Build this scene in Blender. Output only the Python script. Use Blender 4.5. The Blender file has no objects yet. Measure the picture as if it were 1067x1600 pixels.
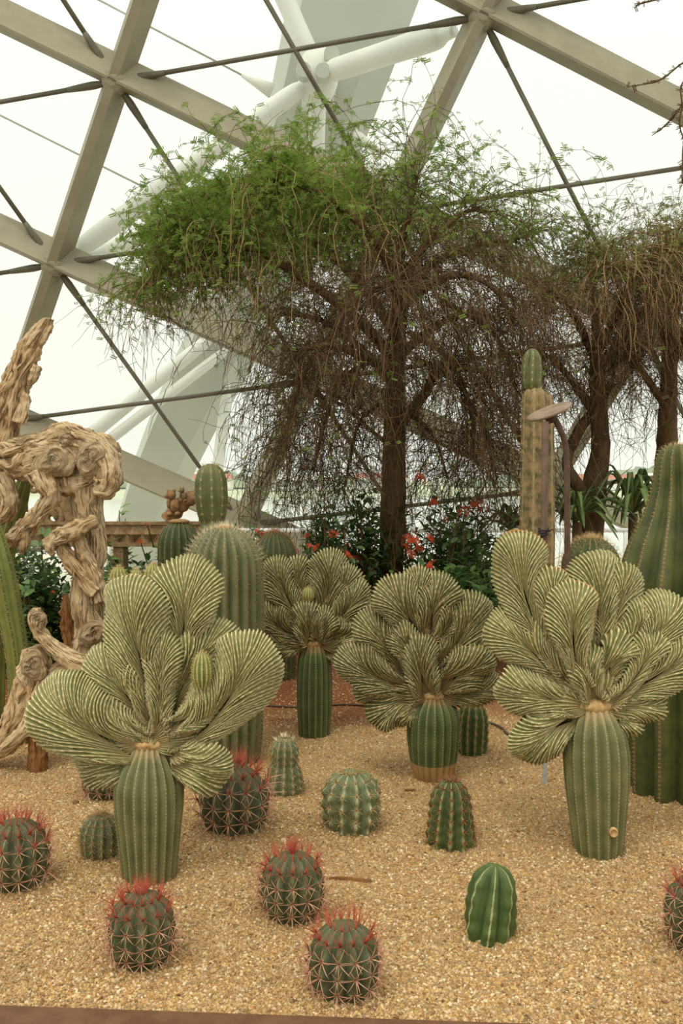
import bpy, math, random
import numpy as np
from mathutils import Vector, Matrix, noise as mnoise
PI = math.pi
rng = np.random.default_rng(7); random.seed(7)
S = bpy.context.scene; COL = S.collection

# ------------------------------------------------------------------ camera, sky, sun, exposure
F = 1400.0; HOR = 748.0; PIT = math.atan((800 - HOR) / F); CZ = 1.6
cam_d = bpy.data.cameras.new('camera'); cam_d.sensor_fit = 'VERTICAL'; cam_d.sensor_height = 24
cam_d.sensor_width = 16; cam_d.lens = 24 * F / 1600; cam_d.clip_end = 3000
cam = bpy.data.objects.new('camera', cam_d); COL.objects.link(cam)
cam.location = (0, 0, CZ); cam.rotation_euler = (PI / 2 - PIT, 0, 0); S.camera = cam
S.view_settings.view_transform = 'Standard'; S.view_settings.look = 'None'
S.view_settings.exposure = 0.12; S.view_settings.gamma = 1.0
S.view_settings.use_curve_mapping = False
W = bpy.data.worlds.new('overcast_sky'); S.world = W; W.use_nodes = True
wn = W.node_tree; wn.nodes.clear()
def wnode(t, **k):
    n = wn.nodes.new(t)
    for a, b in k.items(): setattr(n, a, b)
    return n
wo = wnode('ShaderNodeOutputWorld'); wb = wnode('ShaderNodeBackground')
tc = wnode('ShaderNodeTexCoord'); sx = wnode('ShaderNodeSeparateXYZ')
mr = wnode('ShaderNodeMapRange'); mr.inputs[1].default_value = 0.0; mr.inputs[2].default_value = 1.0
mr.inputs[3].default_value = 1.0; mr.inputs[4].default_value = 1.3      # overcast: brighter overhead
wn.links.new(tc.outputs['Generated'], sx.inputs[0]); wn.links.new(sx.outputs['Z'], mr.inputs[0])
wb.inputs['Color'].default_value = (1.0, 0.995, 0.93, 1)
wn.links.new(mr.outputs[0], wb.inputs['Strength']); wn.links.new(wb.outputs[0], wo.inputs[0])
sun_d = bpy.data.lights.new('veiled_sun', 'SUN'); sun_d.energy = 1.3; sun_d.angle = math.radians(24)
sun_d.color = (1.0, 0.95, 0.83)
sun = bpy.data.objects.new('veiled_sun', sun_d); COL.objects.link(sun)
sun.rotation_euler = (math.radians(24), math.radians(-14), 0); sun.location = (0, -2, 12)

# ------------------------------------------------------------------ measuring: image ray to a plane in the place
def ray(px, py):
    cx, cy = (px - 533.5) / F, (800 - py) / F
    return np.array([cx, math.cos(PIT) + cy * math.sin(PIT), -math.sin(PIT) + cy * math.cos(PIT)])
def P(px, py, Y):
    r = ray(px, py); return r * (Y / r[1]) + np.array([0, 0, CZ])
def G(px, py):
    r = ray(px, py); return r * (-CZ / r[2]) + np.array([0, 0, CZ])

# ------------------------------------------------------------------ materials
def new_mat(name, rough=.6, spec=.3):
    m = bpy.data.materials.new(name); m.use_nodes = True
    b = m.node_tree.nodes['Principled BSDF']; b.inputs['Roughness'].default_value = rough
    b.inputs['Specular IOR Level'].default_value = spec
    return m, m.node_tree, b
class NB:
    def __init__(s, nt): s.nt = nt
    def n(s, t, **k):
        x = s.nt.nodes.new(t)
        for a, b in k.items(): setattr(x, a, b)
        return x
    def l(s, a, b): s.nt.links.new(a, b)
    def math(s, op, a, b=None, c=None):
        x = s.n('ShaderNodeMath', operation=op)
        for i, v in enumerate((a, b, c)):
            if v is None: continue
            if isinstance(v, (int, float)): x.inputs[i].default_value = v
            else: s.l(v, x.inputs[i])
        return x.outputs[0]
    def rng(s, v, a, b, c=0, d=1):
        x = s.n('ShaderNodeMapRange', interpolation_type='SMOOTHSTEP'); s.l(v, x.inputs[0])
        for i, q in enumerate((a, b, c, d)): x.inputs[i + 1].default_value = q
        return x.outputs[0]
    def mix(s, f, a, b):
        x = s.n('ShaderNodeMix', data_type='RGBA')
        for i, v in ((0, f), (6, a), (7, b)):
            if isinstance(v, (int, float)): x.inputs[i].default_value = v
            elif isinstance(v, tuple): x.inputs[i].default_value = (*v, 1)
            else: s.l(v, x.inputs[i])
        return x.outputs[2]
    def noise(s, scale, detail=4, vec=None, rough=.55):
        x = s.n('ShaderNodeTexNoise'); x.inputs['Scale'].default_value = scale
        x.inputs['Detail'].default_value = detail; x.inputs['Roughness'].default_value = rough
        if vec is not None: s.l(vec, x.inputs['Vector'])
        return x
    def bump(s, h, strength, dist, bsdf):
        x = s.n('ShaderNodeBump'); x.inputs['Strength'].default_value = strength
        x.inputs['Distance'].default_value = dist; s.l(h, x.inputs['Height']); s.l(x.outputs[0], bsdf.inputs['Normal'])
def sr(r, g, b):   # sRGB 0-255 to linear
    f = lambda c: ((c / 255 + .055) / 1.055) ** 2.4 if c > 10 else c / 255 / 12.92
    return (f(r), f(g), f(b))
def noisy(name, c1, c2, scale=8, rough=.6, spec=.3, bump=0, bscale=None, stretch=None, rnd=0, detail=5):
    m, nt, b = new_mat(name, rough, spec); k = NB(nt)
    t = k.n('ShaderNodeTexCoord'); vec = t.outputs['Object']
    if stretch:
        mp = k.n('ShaderNodeMapping'); mp.inputs['Scale'].default_value = stretch; k.l(vec, mp.inputs[0]); vec = mp.outputs[0]
    nz = k.noise(scale, detail, vec)
    c = k.mix(k.rng(nz.outputs[0], .32, .68), c1, c2)
    if rnd:
        oi = k.n('ShaderNodeObjectInfo'); hs = k.n('ShaderNodeHueSaturation')
        k.l(k.rng(oi.outputs['Random'], 0, 1, 1 - rnd, 1 + rnd), hs.inputs['Value']); k.l(c, hs.inputs['Color']); c = hs.outputs[0]
    k.l(c, b.inputs['Base Color'])
    if bump: k.bump(k.noise(bscale or scale * 3, 6, vec).outputs[0], bump, .01, b)
    return m
def cactus_mat(name, body, body2, crest, areole, cw=.22, ar=.16, rough=.55, nscale=9, cork=None, corkz=(0, 0), crest_n=True):
    m, nt, b = new_mat(name, rough, .3); k = NB(nt)
    uv = k.n('ShaderNodeUVMap'); s = k.n('ShaderNodeSeparateXYZ'); k.l(uv.outputs[0], s.inputs[0])
    u, v = s.outputs['X'], s.outputs['Y']
    d = k.math('ABSOLUTE', k.math('SUBTRACT', k.math('FRACT', k.math('ADD', u, .5)), .5))
    dv = k.math('ABSOLUTE', k.math('SUBTRACT', k.math('FRACT', v), .5))
    tc = k.n('ShaderNodeTexCoord'); nz = k.noise(nscale, 5, tc.outputs['Object'])
    nf = k.noise(nscale * 9, 3, tc.outputs['Object'])
    tn = lambda c: (min(1, c[0] * 1.13), c[1] * .96, c[2] * .98)
    base = k.mix(k.rng(nz.outputs[0], .3, .7), tn(body), tn(body2))
    cr = k.rng(k.math('ADD', d, k.math('MULTIPLY', k.math('SUBTRACT', nf.outputs[0], .5), .12)), cw * .3, cw, 1, 0)
    if cork:
        a0 = k.n('ShaderNodeAttribute'); a0.attribute_name = 'age'; young = tuple(.98 * (.70 * x + .30 * y) for x, y in zip(crest, body2)); crest = k.mix(k.rng(a0.outputs['Fac'], .05, .5), young, crest)
    c = k.mix(cr, base, crest)
    dist = k.math('SQRT', k.math('ADD', k.math('POWER', d, 2), k.math('POWER', k.math('MULTIPLY', dv, .55), 2)))
    c = k.mix(k.rng(dist, ar * .6, ar, 1, 0), c, areole)
    if cork:
        at = k.n('ShaderNodeAttribute'); at.attribute_name = 'age'
        w = k.math('ADD', k.math('ADD', at.outputs['Fac'], k.math('MULTIPLY', k.math('SUBTRACT', .3, d), .3)), k.math('MULTIPLY', k.math('SUBTRACT', nf.outputs[0], .5), .35))
        c = k.mix(k.rng(w, .36, .9, 0, .9), c, cork)
    k.l(c, b.inputs['Base Color']); k.bump(nf.outputs[0], .25, .004, b)
    return m

M = {}
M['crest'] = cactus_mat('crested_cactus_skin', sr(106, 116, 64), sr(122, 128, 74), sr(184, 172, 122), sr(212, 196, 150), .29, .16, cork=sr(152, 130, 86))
M['crest_dark'] = cactus_mat('crested_cactus_skin_dark', sr(84, 92, 48), sr(98, 102, 56), sr(158, 144, 98), sr(190, 174, 126), .28, .16, cork=sr(140, 114, 74))  # darker skin colour of the rear and middle crested cacti
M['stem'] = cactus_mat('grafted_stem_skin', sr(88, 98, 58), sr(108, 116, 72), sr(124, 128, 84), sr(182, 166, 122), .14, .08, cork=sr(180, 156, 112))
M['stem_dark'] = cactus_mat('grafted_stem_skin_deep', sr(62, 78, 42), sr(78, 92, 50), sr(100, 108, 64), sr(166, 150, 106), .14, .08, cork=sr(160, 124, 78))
M['fero'] = cactus_mat('red_spined_barrel_skin', sr(64, 78, 50), sr(88, 98, 66), sr(92, 98, 64), sr(160, 126, 90), .14, .1, nscale=18)
M['globe'] = cactus_mat('pale_globe_skin', sr(86, 102, 66), sr(106, 120, 82), sr(146, 150, 110), sr(190, 176, 132), .16, .12, nscale=18)
M['darkrib'] = cactus_mat('dark_ribbed_skin', sr(58, 76, 38), sr(78, 94, 48), sr(128, 132, 82), sr(170, 120, 78), .16, .12, nscale=18)
M['smooth'] = cactus_mat('smooth_ribbed_skin', sr(58, 84, 40), sr(80, 104, 52), sr(150, 152, 104), sr(150, 152, 104), .06, .05, nscale=14)
M['barrel'] = cactus_mat('grey_green_barrel_skin', sr(86, 98, 62), sr(104, 114, 76), sr(128, 108, 72), sr(112, 82, 54), .07, .09)
M['barrel_dark'] = cactus_mat('dark_barrel_skin', sr(56, 72, 38), sr(70, 86, 46), sr(110, 106, 62), sr(150, 120, 80), .07, .1)
M['column'] = cactus_mat('column_skin', sr(80, 92, 52), sr(98, 108, 64), sr(114, 118, 72), sr(180, 160, 112), .12, .1)
M['bigcol'] = cactus_mat('great_column_skin', sr(62, 74, 36), sr(84, 94, 46), sr(116, 98, 60), sr(146, 122, 80), .06, .08)
M['leftcol'] = cactus_mat('left_column_skin', sr(92, 106, 48), sr(112, 124, 60), sr(66, 80, 38), sr(140, 128, 84), .1, .06)
M['mottled'] = cactus_mat('mottled_column_skin', sr(72, 76, 42), sr(146, 130, 86), sr(146, 132, 88), sr(160, 144, 102), .14, .1, nscale=16)
M['pup'] = cactus_mat('pup_skin', sr(100, 124, 60), sr(120, 140, 74), sr(196, 172, 112), sr(214, 182, 120), .2, .2, nscale=20)
M['spine_red'] = noisy('red_spines', sr(158, 58, 40), sr(182, 96, 66), 30, .5)
M['spine_pink'] = noisy('weathered_pink_spines', sr(196, 136, 108), sr(222, 178, 142), 30, .5)
M['spine_pale'] = noisy('pale_spines', sr(222, 208, 166), sr(238, 228, 196), 30, .5)
M['spine_tan'] = noisy('tan_spines', sr(186, 150, 96), sr(206, 176, 122), 30, .5)
M['spine_brown'] = noisy('brown_spines', sr(130, 82, 52), sr(168, 116, 74), 30, .5)
M['fuzz'] = noisy('crown_wool', sr(140, 110, 70), sr(168, 136, 92), 60, .9, .1)
M['cork'] = noisy('corky_base', sr(178, 142, 92), sr(206, 172, 120), 30, .9, .1, .5, 90)
M['steel'] = noisy('painted_steel', sr(146, 140, 114), sr(158, 152, 126), 2.5, .5, .35)
M['rod'] = noisy('steel_rod', sr(100, 96, 76), sr(116, 112, 90), 3, .45, .4)
M['white_steel'] = noisy('white_painted_rib', sr(182, 186, 172), sr(190, 193, 180), .7, .6, .2)
M['tube_steel'] = noisy('white_painted_tube', sr(232, 233, 226), sr(240, 240, 232), 1.5, .5, .3)
M['cable'] = noisy('steel_cable', sr(150, 150, 138), sr(170, 168, 156), 3, .4, .4)
M['bark'] = noisy('tree_bark', sr(78, 60, 40), sr(112, 90, 62), 10, .9, .1, .9, 40, (1, 1, .22))
M['twig'] = noisy('brown_twigs', sr(74, 59, 39), sr(106, 86, 58), 4, .85, .1)
M['twig_tan'] = noisy('dry_twigs', sr(138, 110, 74), sr(178, 148, 106), 4, .85, .1)
M['leaf_fine'] = noisy('fine_foliage', sr(108, 140, 50), sr(148, 172, 84), 3, .6, .2)
M['leaf_dull'] = noisy('dull_fine_foliage', sr(110, 124, 60), sr(140, 150, 84), 3, .6, .2)
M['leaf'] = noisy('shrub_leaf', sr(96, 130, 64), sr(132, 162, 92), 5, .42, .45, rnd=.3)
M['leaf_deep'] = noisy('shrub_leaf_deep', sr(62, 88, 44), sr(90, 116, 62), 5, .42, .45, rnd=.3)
M['flower'] = noisy('orange_red_petals', sr(226, 78, 44), sr(240, 120, 76), 20, .6, .2, rnd=.15)
M['agave'] = noisy('strap_leaf', sr(94, 120, 62), sr(130, 150, 88), 4, .5, .35, rnd=.15)
M['rust'] = noisy('brown_painted_metal', sr(84, 64, 48), sr(104, 80, 62), 14, .6, .3, .2, 60)
M['disc'] = noisy('weathered_disc', sr(128, 108, 90), sr(152, 132, 112), 9, .65, .25, .15, 50)
M['black'] = noisy('black_tie', sr(40, 40, 42), sr(56, 56, 58), 10, .5)
M['zinc'] = noisy('galvanised_stake', sr(150, 156, 148), sr(172, 176, 168), 30, .45, .4)
M['carved'] = noisy('carved_teak', sr(124, 100, 68), sr(156, 130, 92), 14, .8, .15, .6, 50)
M['carved_dark'] = noisy('carved_teak_dark', sr(124, 98, 68), sr(150, 122, 86), 14, .8, .15, .6, 50)
M['bear'] = noisy('carved_bear_wood', sr(128, 94, 62), sr(162, 124, 84), 22, .75, .2, .4, 60)
M['rim'] = noisy('orange_brown_growing_edge', sr(150, 104, 58), sr(178, 136, 84), 60, .9, .1, .5, 160)
M['edge'] = noisy('brown_edging', sr(98, 66, 44), sr(114, 80, 56), 12, .55, .3, .1, 80)
M['hose'] = noisy('drip_hose', sr(72, 60, 46), sr(92, 78, 60), 20, .6)
M['clod'] = noisy('dark_pebble', sr(112, 82, 54), sr(146, 112, 78), 40, .85, .15, .4, 120)
M['cream_clod'] = noisy('pale_pebble', sr(210, 190, 150), sr(226, 210, 174), 40, .8, .2, .3, 120)
M['dry'] = noisy('dry_husk', sr(168, 130, 84), sr(200, 166, 116), 20, .85, .1, .4, 60)
M['bank'] = noisy('far_lawn', sr(184, 192, 158), sr(200, 204, 174), .06, .9, .1)
M['hill'] = noisy('far_wooded_hill', sr(122, 136, 112), sr(146, 158, 132), .12, .95, .05)  # haze of the distance is put into this pale green
M['far_white'] = noisy('far_building_wall', sr(222, 220, 212), sr(234, 232, 224), .3, .8, .1)
M['far_red'] = noisy('far_red_roof', sr(176, 108, 86), sr(190, 124, 100), .3, .8, .1)
M['far_glass'] = noisy('far_window', sr(110, 124, 128), sr(130, 142, 144), .3, .3, .5)
M['path'] = noisy('visitor_path', sr(120, 108, 92), sr(140, 126, 108), 3, .8, .2)
M['paving'] = noisy('outer_paving', sr(206, 200, 184), sr(222, 216, 200), 2, .8, .2)

def leafy(m, amt):
    nt = m.node_tree; k = NB(nt); b = nt.nodes['Principled BSDF']; tl = k.n('ShaderNodeBsdfTranslucent'); mx = k.n('ShaderNodeMixShader'); mx.inputs[0].default_value = amt
    k.l(b.inputs['Base Color'].links[0].from_socket, tl.inputs[0]); o = nt.nodes['Material Output']; k.l(b.outputs[0], mx.inputs[1]); k.l(tl.outputs[0], mx.inputs[2]); k.l(mx.outputs[0], o.inputs[0])
for n_ in ('leaf_fine', 'leaf_dull'): leafy(M[n_], .5)
for n_ in ('leaf', 'leaf_deep', 'agave', 'flower'): leafy(M[n_], .3)
def wood_mat(name, c1, c2, c3):
    m, nt, b = new_mat(name, .85, .15); k = NB(nt)
    uv = k.n('ShaderNodeUVMap'); mp = k.n('ShaderNodeMapping'); mp.inputs['Scale'].default_value = (1, .075, 1); k.l(uv.outputs[0], mp.inputs[0])
    a = k.noise(13, 6, mp.outputs[0], .7); g = k.noise(44, 5, mp.outputs[0], .6)
    tc = k.n('ShaderNodeTexCoord'); w = k.noise(5, 3, tc.outputs['Object'])
    c = k.mix(k.rng(w.outputs[0], .35, .7), c1, c2); c = k.mix(k.rng(a.outputs[0], .38, .52, 1, 0), c, c3)
    c = k.mix(k.rng(g.outputs[0], .34, .46, .8, 0), c, c3)
    k.l(c, b.inputs['Base Color'])
    k.bump(k.math('ADD', a.outputs[0], k.math('MULTIPLY', g.outputs[0], .5)), 1.0, .012, b)
    return m
M['drift'] = wood_mat('weathered_driftwood', sr(224, 200, 158), sr(200, 168, 122), sr(108, 78, 48))
M['drift_dark'] = wood_mat('brown_post_wood', sr(164, 118, 70), sr(140, 96, 56), sr(92, 60, 34))

# dome glass: mostly clear, a pale translucent film stands in for haze
gm = bpy.data.materials.new('dome_glass'); gm.use_nodes = True; k = NB(gm.node_tree); gm.node_tree.nodes.clear()
o_ = k.n('ShaderNodeOutputMaterial'); tr = k.n('ShaderNodeBsdfTransparent'); tr.inputs[0].default_value = (.97, .985, .96, 1)
df = k.n('ShaderNodeBsdfTranslucent'); df.inputs[0].default_value = (.95, .96, .92, 1)
gl = k.n('ShaderNodeBsdfGlossy'); gl.inputs['Roughness'].default_value = .03; gl.inputs[0].default_value = (1, 1, 1, 1)
m1 = k.n('ShaderNodeMixShader'); m1.inputs[0].default_value = .07; m2 = k.n('ShaderNodeMixShader'); m2.inputs[0].default_value = .03
k.l(tr.outputs[0], m1.inputs[1]); k.l(df.outputs[0], m1.inputs[2]); k.l(m1.outputs[0], m2.inputs[1]); k.l(gl.outputs[0], m2.inputs[2]); k.l(m2.outputs[0], o_.inputs[0])
M['glass'] = gm
# water
m, nt, b = new_mat('river_water', .12, .6); k = NB(nt); b.inputs['Base Color'].default_value = (*sr(190, 200, 186), 1)
k.bump(k.noise(1.2, 4).outputs[0], .15, .05, b); M['water'] = m
# ground: gravel sand in front, reddish mulch behind
m, nt, b = new_mat('sandy_gravel_ground', .9, .1); k = NB(nt)
geo = k.n('ShaderNodeNewGeometry'); s3 = k.n('ShaderNodeSeparateXYZ'); k.l(geo.outputs['Position'], s3.inputs[0])
big = k.noise(1.6, 5, geo.outputs['Position']); fine = k.noise(70, 4, geo.outputs['Position'])
vo = k.n('ShaderNodeTexVoronoi'); vo.inputs['Scale'].default_value = 130; k.l(geo.outputs['Position'], vo.inputs['Vector'])
sp = k.n('ShaderNodeSeparateXYZ'); k.l(vo.outputs['Color'], sp.inputs[0])
sand = k.mix(sp.outputs['X'], sr(146, 114, 76), sr(196, 164, 116)); sand = k.mix(k.rng(fine.outputs[0], .3, .5, .5, 0), sand, sr(146, 112, 68))
mul = k.mix(sp.outputs['Y'], sr(104, 62, 38), sr(150, 100, 64))
yy = k.math('ADD', s3.outputs['Y'], k.math('MULTIPLY', k.math('SUBTRACT', big.outputs[0], .5), 1.8))
c = k.mix(k.rng(yy, 5.5, 6.3), sand, mul); c = k.mix(k.rng(yy, 10.2, 10.6), c, sr(204, 196, 176))
k.l(c, b.inputs['Base Color']); k.bump(vo.outputs['Distance'], .8, .008, b); M['ground'] = m
# loose stones: every stone its own tint
m, nt, b = new_mat('gravel_stone', .75, .25); k = NB(nt)
oi = k.n('ShaderNodeObjectInfo'); rp = k.n('ShaderNodeValToRGB'); k.l(oi.outputs['Random'], rp.inputs[0])
els = [(0, sr(112, 84, 52)), (.18, sr(182, 147, 92)), (.4, sr(206, 174, 118)), (.58, sr(160, 120, 72)), (.74, sr(228, 208, 168)), (.88, sr(138, 118, 90)), (1, sr(196, 144, 84))]
e = rp.color_ramp.elements; e[0].position, e[0].color = els[0][0], (*els[0][1], 1); e[1].position, e[1].color = els[-1][0], (*els[-1][1], 1)
for p_, c_ in els[1:-1]: q = e.new(p_); q.color = (*c_, 1)
geo = k.n('ShaderNodeNewGeometry'); d1 = k.noise(1.3, 4, geo.outputs['Position'])
k.l(k.mix(k.rng(d1.outputs[0], .5, .72, 0, .55), rp.outputs[0], sr(134, 104, 64)), b.inputs['Base Color']); M['stone'] = m

# ------------------------------------------------------------------ mesh helpers
def mesh_of(name, V, Fc, mat, smooth=True, uv=None, age=None):
    me = bpy.data.meshes.new(name); V = np.asarray(V, dtype=np.float32)
    if isinstance(Fc, np.ndarray):
        nf, kf = Fc.shape; me.vertices.add(len(V)); me.vertices.foreach_set('co', V.ravel())
        me.loops.add(nf * kf); me.loops.foreach_set('vertex_index', Fc.astype(np.int32).ravel())
        me.polygons.add(nf); me.polygons.foreach_set('loop_start', np.arange(0, nf * kf, kf, dtype=np.int32))
        me.update(calc_edges=True)
    else:
        me.from_pydata(V.tolist(), [], [list(f) for f in Fc]); me.update()
    if smooth: me.polygons.foreach_set('use_smooth', np.ones(len(me.polygons), dtype=bool))
    if uv is not None:
        ul = me.uv_layers.new(name='UVMap'); li = np.empty(len(me.loops), dtype=np.int32); me.loops.foreach_get('vertex_index', li)
        ul.data.foreach_set('uv', np.asarray(uv, dtype=np.float32)[li].ravel())
    if age is not None:
        at = me.attributes.new('age', 'FLOAT', 'POINT'); at.data.foreach_set('value', np.asarray(age, dtype=np.float32))
    me.materials.append(mat); me.validate(); return me
def obj(name, me, parent=None, loc=None, kind=None):
    o = bpy.data.objects.new(name, me); COL.objects.link(o)
    if parent is not None: o.parent = parent
    if loc is not None: o.location = loc
    if kind: o['kind'] = kind
    return o
def part(name, V, Fc, mat, parent, smooth=True, uv=None, age=None, kind=None):
    return obj(name, mesh_of(name, V, Fc, mat, smooth, uv, age), parent, kind=kind)
def thing(name, label, cat, loc=(0, 0, 0), group=None):
    o = bpy.data.objects.new(name, None); COL.objects.link(o); o.location = loc; o.empty_display_size = .1
    o['label'] = label; o['category'] = cat
    if group: o['group'] = group
    return o
def tag(o, label, cat, group=None):
    o['label'] = label; o['category'] = cat
    if group: o['group'] = group
    return o
def struct(name, V, Fc, mat, parent=None, smooth=False, label=None):
    o = part(name, V, Fc, mat, parent, smooth)
    if parent is None: o['kind'] = 'structure'
    if label: o['label'] = label
    return o
class MB:
    def __init__(s): s.v = []; s.f = []; s.uv = []; s.n = 0
    def add(s, V, Fc, uv=None):
        V = np.asarray(V, dtype=float); s.v.append(V); s.f += [tuple(int(i) + s.n for i in f) for f in Fc]
        s.uv.append(np.zeros((len(V), 2)) if uv is None else uv); s.n += len(V); return s
    def build(s, name, mat, parent=None, smooth=True, kind=None):
        return part(name, np.concatenate(s.v), s.f, mat, parent, smooth, np.concatenate(s.uv), kind=kind)
def box(cx, cy, cz, sx_, sy, sz):
    V = np.array([[x, y, z] for z in (-.5, .5) for y in (-.5, .5) for x in (-.5, .5)]) * (sx_, sy, sz) + (cx, cy, cz)
    return V, [(0, 2, 3, 1), (4, 5, 7, 6), (0, 1, 5, 4), (2, 6, 7, 3), (0, 4, 6, 2), (1, 3, 7, 5)]
def gridf(nr, nc, wrap=True):
    r = np.arange(nr - 1)[:, None]; c = np.arange(nc if wrap else nc - 1)[None, :]; c2 = (c + 1) % nc
    return np.stack([r * nc + c, r * nc + c2, (r + 1) * nc + c2, (r + 1) * nc + c], -1).reshape(-1, 4)
def smooth_path(pts, n):
    pts = np.asarray(pts, float)
    if len(pts) == 2: return np.linspace(pts[0], pts[1], n)
    k = len(pts); t = np.linspace(0, k - 1 - 1e-9, n); i = t.astype(int); f = (t - i)[:, None]
    g = lambda j: pts[np.clip(j, 0, k - 1)]
    p0, p1, p2, p3 = g(i - 1), g(i), g(i + 1), g(i + 2)
    return .5 * (2 * p1 + (p2 - p0) * f + (2 * p0 - 5 * p1 + 4 * p2 - p3) * f ** 2 + (3 * p1 - p0 - 3 * p2 + p3) * f ** 3)
def frames(C):
    T = np.gradient(C, axis=0); T /= np.linalg.norm(T, axis=1)[:, None] + 1e-12
    N = np.zeros_like(C); a = np.array([0, 1., 0]) if abs(T[0][1]) < .8 else np.array([1., 0, 0])
    n = np.cross(T[0], a); n /= np.linalg.norm(n)
    for i in range(len(C)):
        n = n - T[i] * (n @ T[i]); n /= np.linalg.norm(n) + 1e-12; N[i] = n
    return T, N, np.cross(T, N)
def tube(pts, rad, sides=8, n=None, caps=True, shape=None):
    """swept tube along a smooth path; shape(theta, s) scales the radius; returns V, F, uv"""
    n = n or max(2, (len(pts) - 1) * 5 + 1)
    C = smooth_path(pts, n) if len(pts) > 2 else np.linspace(np.asarray(pts[0], float), np.asarray(pts[1], float), n)
    R = smooth_path(np.asarray(rad, float)[:, None], n)[:, 0] if np.ndim(rad) and len(rad) > 2 else np.linspace(np.ravel(rad)[0], np.ravel(rad)[-1], n)
    T, N, B = frames(C); th = np.arange(sides) * 2 * PI / sides
    ln = np.concatenate([[0], np.cumsum(np.linalg.norm(np.diff(C, axis=0), axis=1))])
    rr = R[:, None] * (shape(th[None, :], ln[:, None]) if shape else np.ones((n, sides)))
    V = C[:, None] + rr[..., None] * (np.cos(th)[None, :, None] * N[:, None] + np.sin(th)[None, :, None] * B[:, None])
    uv = np.stack([np.broadcast_to(th[None] * R.mean() * 6, (n, sides)), np.broadcast_to(ln[:, None] * 6, (n, sides))], -1).reshape(-1, 2)
    Fc = [tuple(f) for f in gridf(n, sides)]; V = V.reshape(-1, 3)
    if caps:
        V = np.concatenate([V, C[:1], C[-1:]]); uv = np.concatenate([uv, uv[:1], uv[-1:]]); a, b = n * sides, n * sides + 1
        Fc += [(a, (i + 1) % sides, i) for i in range(sides)] + [(b, (n - 1) * sides + i, (n - 1) * sides + (i + 1) % sides) for i in range(sides)]
    return V, Fc, uv
def bars(A, B, r0, r1=None, sides=3):
    """many thin straight spikes A->B at once (numpy), as V, F"""
    A = np.asarray(A, float); B = np.asarray(B, float); n = len(A); D = B - A
    D /= np.linalg.norm(D, axis=1)[:, None] + 1e-12
    h = np.where(np.abs(D[:, 2:3]) < .9, np.array([[0, 0, 1.]]), np.array([[1., 0, 0]])); N = np.cross(D, h); N /= np.linalg.norm(N, axis=1)[:, None]
    Bn = np.cross(D, N); th = np.arange(sides) * 2 * PI / sides
    ring = np.cos(th)[None, :, None] * N[:, None] + np.sin(th)[None, :, None] * Bn[:, None]
    V = np.concatenate([A[:, None] + ring * np.reshape(r0, (-1, 1, 1)), B[:, None]], 1).reshape(-1, 3)
    base = (np.arange(n) * (sides + 1))[:, None, None]; i = np.arange(sides)
    Fc = np.stack([i, (i + 1) % sides, np.full(sides, sides)], -1)[None] + base
    return V, Fc.reshape(-1, 3)
def sphere(c, r, nu=12, nv=8):
    c = np.asarray(c, float); r = np.broadcast_to(r, 3); ph = np.linspace(-PI / 2, PI / 2, nv); th = np.arange(nu) * 2 * PI / nu
    V = np.stack([np.cos(ph)[:, None] * np.cos(th), np.cos(ph)[:, None] * np.sin(th), np.broadcast_to(np.sin(ph)[:, None], (nv, nu))], -1).reshape(-1, 3) * r + c
    return V, [tuple(f) for f in gridf(nv, nu)]
def nz(p, s, seed=0): return mnoise.noise(Vector((p[0] * s + seed, p[1] * s - seed, p[2] * s + 2.7 * seed)))

# ------------------------------------------------------------------ the setting: bed, dome wall, outside
XS, YS = np.linspace(-7, 7, 141), np.linspace(2.2, 13.6, 115)
def gh(x, y):
    return .012 * np.sin(x * 2.3 + y) + .010 * np.sin(y * 3.1 - x * 1.7 + 1) + .006 * np.sin(x * 7 + 2 * np.sin(y * 5))
gx, gy = np.meshgrid(XS, YS); gz = gh(gx, gy)
struct('floor', np.stack([gx, gy, gz], -1).reshape(-1, 3), gridf(len(YS), len(XS), False), M['ground'], smooth=True, label='sandy gravel planting bed turning to red brown mulch')
struct('floor_path', [[-30, -14, -.03], [30, -14, -.03], [30, 2.6, -.03], [-30, 2.6, -.03]], [(0, 1, 2, 3)], M['path'], label='brown grey paved visitor path in front of the bed')
struct('floor_side', [[-30, 2.6, -.04], [30, 2.6, -.04], [30, 13.7, -.04], [-30, 13.7, -.04]], [(0, 1, 2, 3)], M['path'], label='planting soil at both sides of the gravel bed')
def Gh(px, py):
    p = G(px, py); p[2] = gh(p[0], p[1]) - .006; return p
# bed edging: a brown metal kerb crossing the bottom of the view
e0, e1 = G(-350, 1573), G(1420, 1636)
d = (e1 - e0) / np.linalg.norm(e1 - e0); nrm = np.array([-d[1], d[0], 0])
V = []
for p in (e0, e1):
    for t, z in ((0, -.1), (0, .028), (-.008, .034), (-.17, .034), (-.17, -.1)): V.append(p + nrm * t + np.array([0, 0, z]))
tag(part('bed_edging', V, [(i, (i + 1) % 5, 5 + (i + 1) % 5, 5 + i) for i in range(5)] + [(4, 3, 2, 1, 0), (5, 6, 7, 8, 9)], M['edge'], None, False),
    'smooth brown metal edging strip along the front of the gravel bed', 'edging')

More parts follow.
